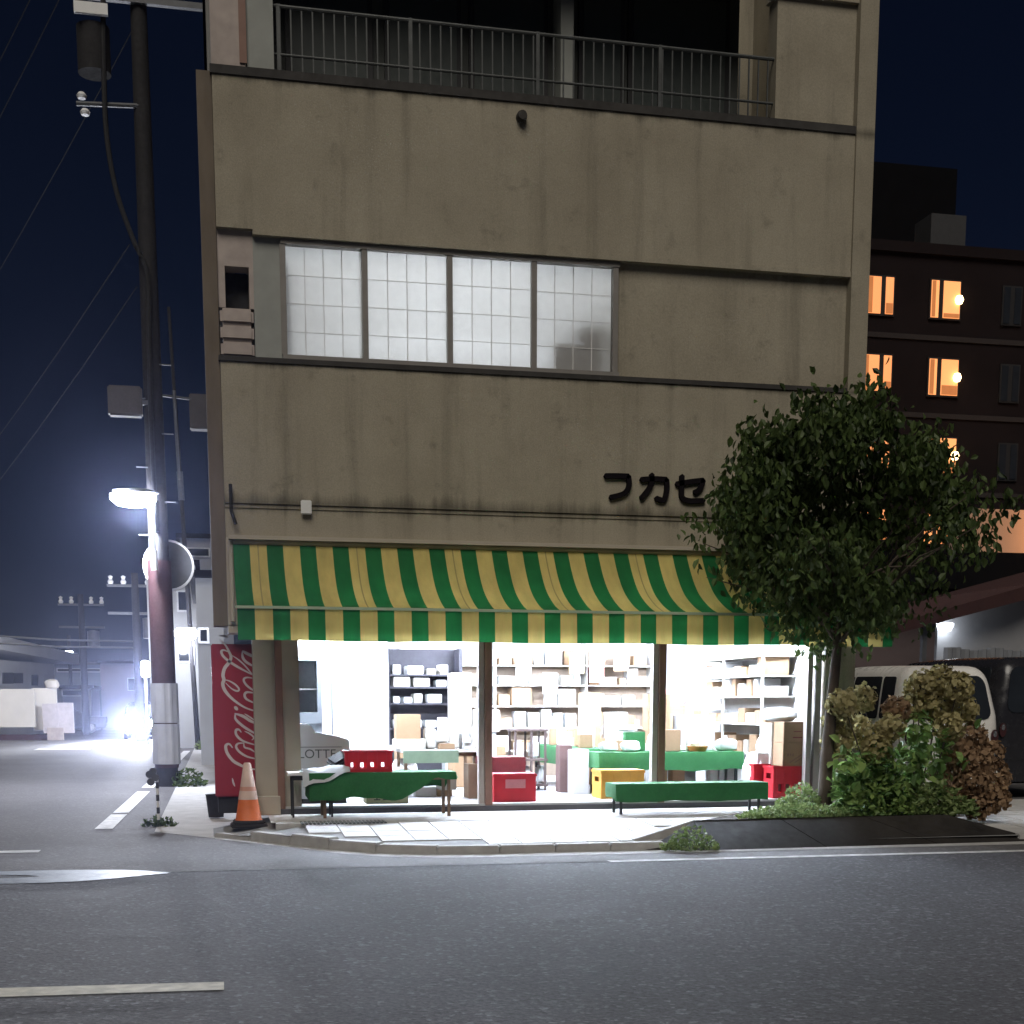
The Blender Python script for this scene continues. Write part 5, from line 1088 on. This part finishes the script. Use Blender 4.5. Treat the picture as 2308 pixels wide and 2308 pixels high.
pb_(98, 1586, 130, 1650, gy-.6, .3, "gate_post", M("gate_pale", (.5, .46, .48), .8), GW, .3); pb_(130, 1584, 164, 1640, gy-.5, .25, "gate_post", MATS["gate_pale"], GW, .3); pb_(107, 1640, 142, 1668, gy-.7, .3, "footing", mPink, GW, 0)
for k, px in enumerate((118,)): q = onY(px, 1550, gy+.4); lump(MB(), (q.x, gy+.5, q.z+.15), (.3, .3, .22), 6).build("wall_cap", mHouse2, GW, smooth=True)
q = onZ(190, 1655); car("parked_car", "grey car parked behind the garden wall's gate post", 4.2, 1.7, 1.5, mGalv, (q.x-3.4, q.y+4, 0), -R(80), .55, hood=1)
# cars and houses at the end of the street
q = onZ(320, 1667)
OC = car("oncoming_car", "car coming up the side street with blazing headlights", 3.6, 1.6, 1.6, mVanD, (q.x, q.y+3.6, 0), math.pi, .58, lights=True)
for s in (-1, 1):
    pl = bpy.data.lights.new("headlight_beam", 'SPOT'); pl.energy = 16000; pl.color = (.88, .92, 1); pl.spot_size = R(52); pl.spot_blend = 1.0; pl.shadow_soft_size = .1
    po = bpy.data.objects.new("headlight_beam", pl); COL.objects.link(po); po.parent = OC; po.location = (s*.58, 3.7, .68); po.rotation_euler = (R(90-5.5), 0, 0)
def house(px0, ptop, px1, y, dep, mat, label, roof=None, wins=(), name="house"):
    a, b = onY(px0, ptop, y), onY(px1, ptop, y); t = thing(name, label, "house", ((a.x+b.x)/2, y, 0)); hx = (b.x-a.x)/2
    box(-hx, 0, 0, hx, dep, a.z).build("wall", mat, t); box(-hx-.15, -.15, a.z, hx+.15, dep+.15, a.z+.18).build("roof", roof or mRoofD, t)
    for w0, w1, w2_, w3 in wins:
        c, d = onY(w0, w3, y), onY(w2_, w1, y); cx = (a.x+b.x)/2; wf = box(c.x-cx-.06, -.05, c.z-.06, d.x-cx+.06, -.005, d.z+.06).build("window", mAlu, t); box(c.x-cx, -.07, c.z, d.x-cx, -.052, d.z).build("pane", mGlassD, wf)
    return t
house(440, 1302, 500, 19, 9, mHouse, "white-walled house showing between the slim pole and the shop", None, ((452, 1420, 466, 1445),))
house(328, 1272, 440, 33, 9, mHouse, "tall pale house behind the maroon utility pole", None, ((403, 1440, 425, 1490), (345, 1320, 358, 1360), (403, 1335, 425, 1375)))
house(405, 1212, 520, 44, 8, M("house_grey", (.22, .23, .26), .85, .12, 1), "grey upper storey with a railing beyond the white-walled house", None, ((420, 1238, 470, 1252),))
house(225, 1495, 330, 70, 10, M("house_mauve", (.22, .2, .23), .85, .15, 1), "low mauve building at the end of the side street", None, ((290, 1530, 315, 1555),))
house(118, 1498, 228, 82, 10, M("house_far", (.13, .15, .18), .85, .15, 1), "long dim building far behind the low house", mGalv, ((130, 1508, 225, 1513),))
house(140, 1552, 205, 64, 6, M("house_far2", (.25, .26, .28), .85, .15, 1), "pale garage behind the parked grey car", None, ((142, 1556, 184, 1567),))
q = onY(327, 1505, 38); FL = thing("street_lamp", "third lamp glowing on a short post at the end of the side street", "street lamp", (q.x, 38, 0)); MB().tube([(0, 0.1, 0), (0, .1, q.z+.3)], .05, 8).build("post", mGalv, FL); box(-.14, -.05, q.z-.35, .16, .05, q.z+.25).build("lamp_glass", lamp_mat("lamp3_glass", (.86, .88, 1), 22), FL, bevel=.04)
pl = bpy.data.lights.new("lamp_light", 'POINT'); pl.energy = 2400; pl.color = (.84, .88, 1); pl.shadow_soft_size = .2; po = bpy.data.objects.new("lamp_light", pl); COL.objects.link(po); po.parent = FL; po.location = (-.1, -.5, q.z-.1)
for k, (px, py, y) in enumerate(((157, 1473, 66), (285, 1347, 42.0), (298, 1352, 42.2))): pass
q = onY(157, 1472, 66); F2 = thing("street_lamp", "small distant lamp on a short pole left of the transformer pole", "street lamp", (q.x, 66, 0)); MB().tube([(0, 0, 0), (0, 0, q.z+1.0)], .1, 8).build("post", mPoleC, F2); box(-.25, -.3, q.z-.12, .2, -.05, q.z+.12).build("lamp_glass", lamp_mat("lamp4_glass", (.86, .9, 1), 6), F2, bevel=.04); MB().tube([(0, 0, q.z+.15), (0, -.2, q.z+.1)], .03, 6).build("arm", mGalv, F2)
# distant belt of dark trees and roofs closing the horizon
def tree_belt(x0, x1, y, h, label, seedv):
    r2 = random.Random(seedv); mb = MB(); n = 60; prev = None
    for i in range(900):
        x = r2.uniform(x0, x1); z = r2.uniform(0, 1)**.7*h*(.7+.3*math.sin(x*.3+seedv)); p = Vector((x, y+r2.uniform(-1.5, 1.5), z)); leaf(mb, p, Vector((r2.gauss(0, 1), r2.gauss(0, 1), r2.gauss(0, 1))), r2.uniform(.8, 1.6), .4, Vector((r2.gauss(0, 1), r2.gauss(0, 1), r2.gauss(0, 1))))
    tag(mb.build("far_trees", mLeaf), label, "trees", kind="stuff")
tree_belt(-70, -8, 110, 5, "dark belt of trees far behind the low house", 3)

# ================================================================= haze volume added for bloom round the lamps
mHz = bpy.data.materials.new("bloom_haze"); mHz.use_nodes = True; t_ = mHz.node_tree; t_.nodes.clear()
pv_ = t_.nodes.new("ShaderNodeVolumePrincipled"); pv_.inputs["Color"].default_value = (.55, .62, 1, 1); pv_.inputs["Density"].default_value = .00036; pv_.inputs["Anisotropy"].default_value = .93
om_ = t_.nodes.new("ShaderNodeOutputMaterial"); t_.links.new(pv_.outputs[0], om_.inputs["Volume"])
tag(box(-90, -40, -1.2, 90, 125, 26).build("haze", mHz), "thin added haze that gives the lamps and headlights a bloom", "haze", kind="stuff")
S.cycles.volume_bounces = 0; S.cycles.volume_step_rate = 10
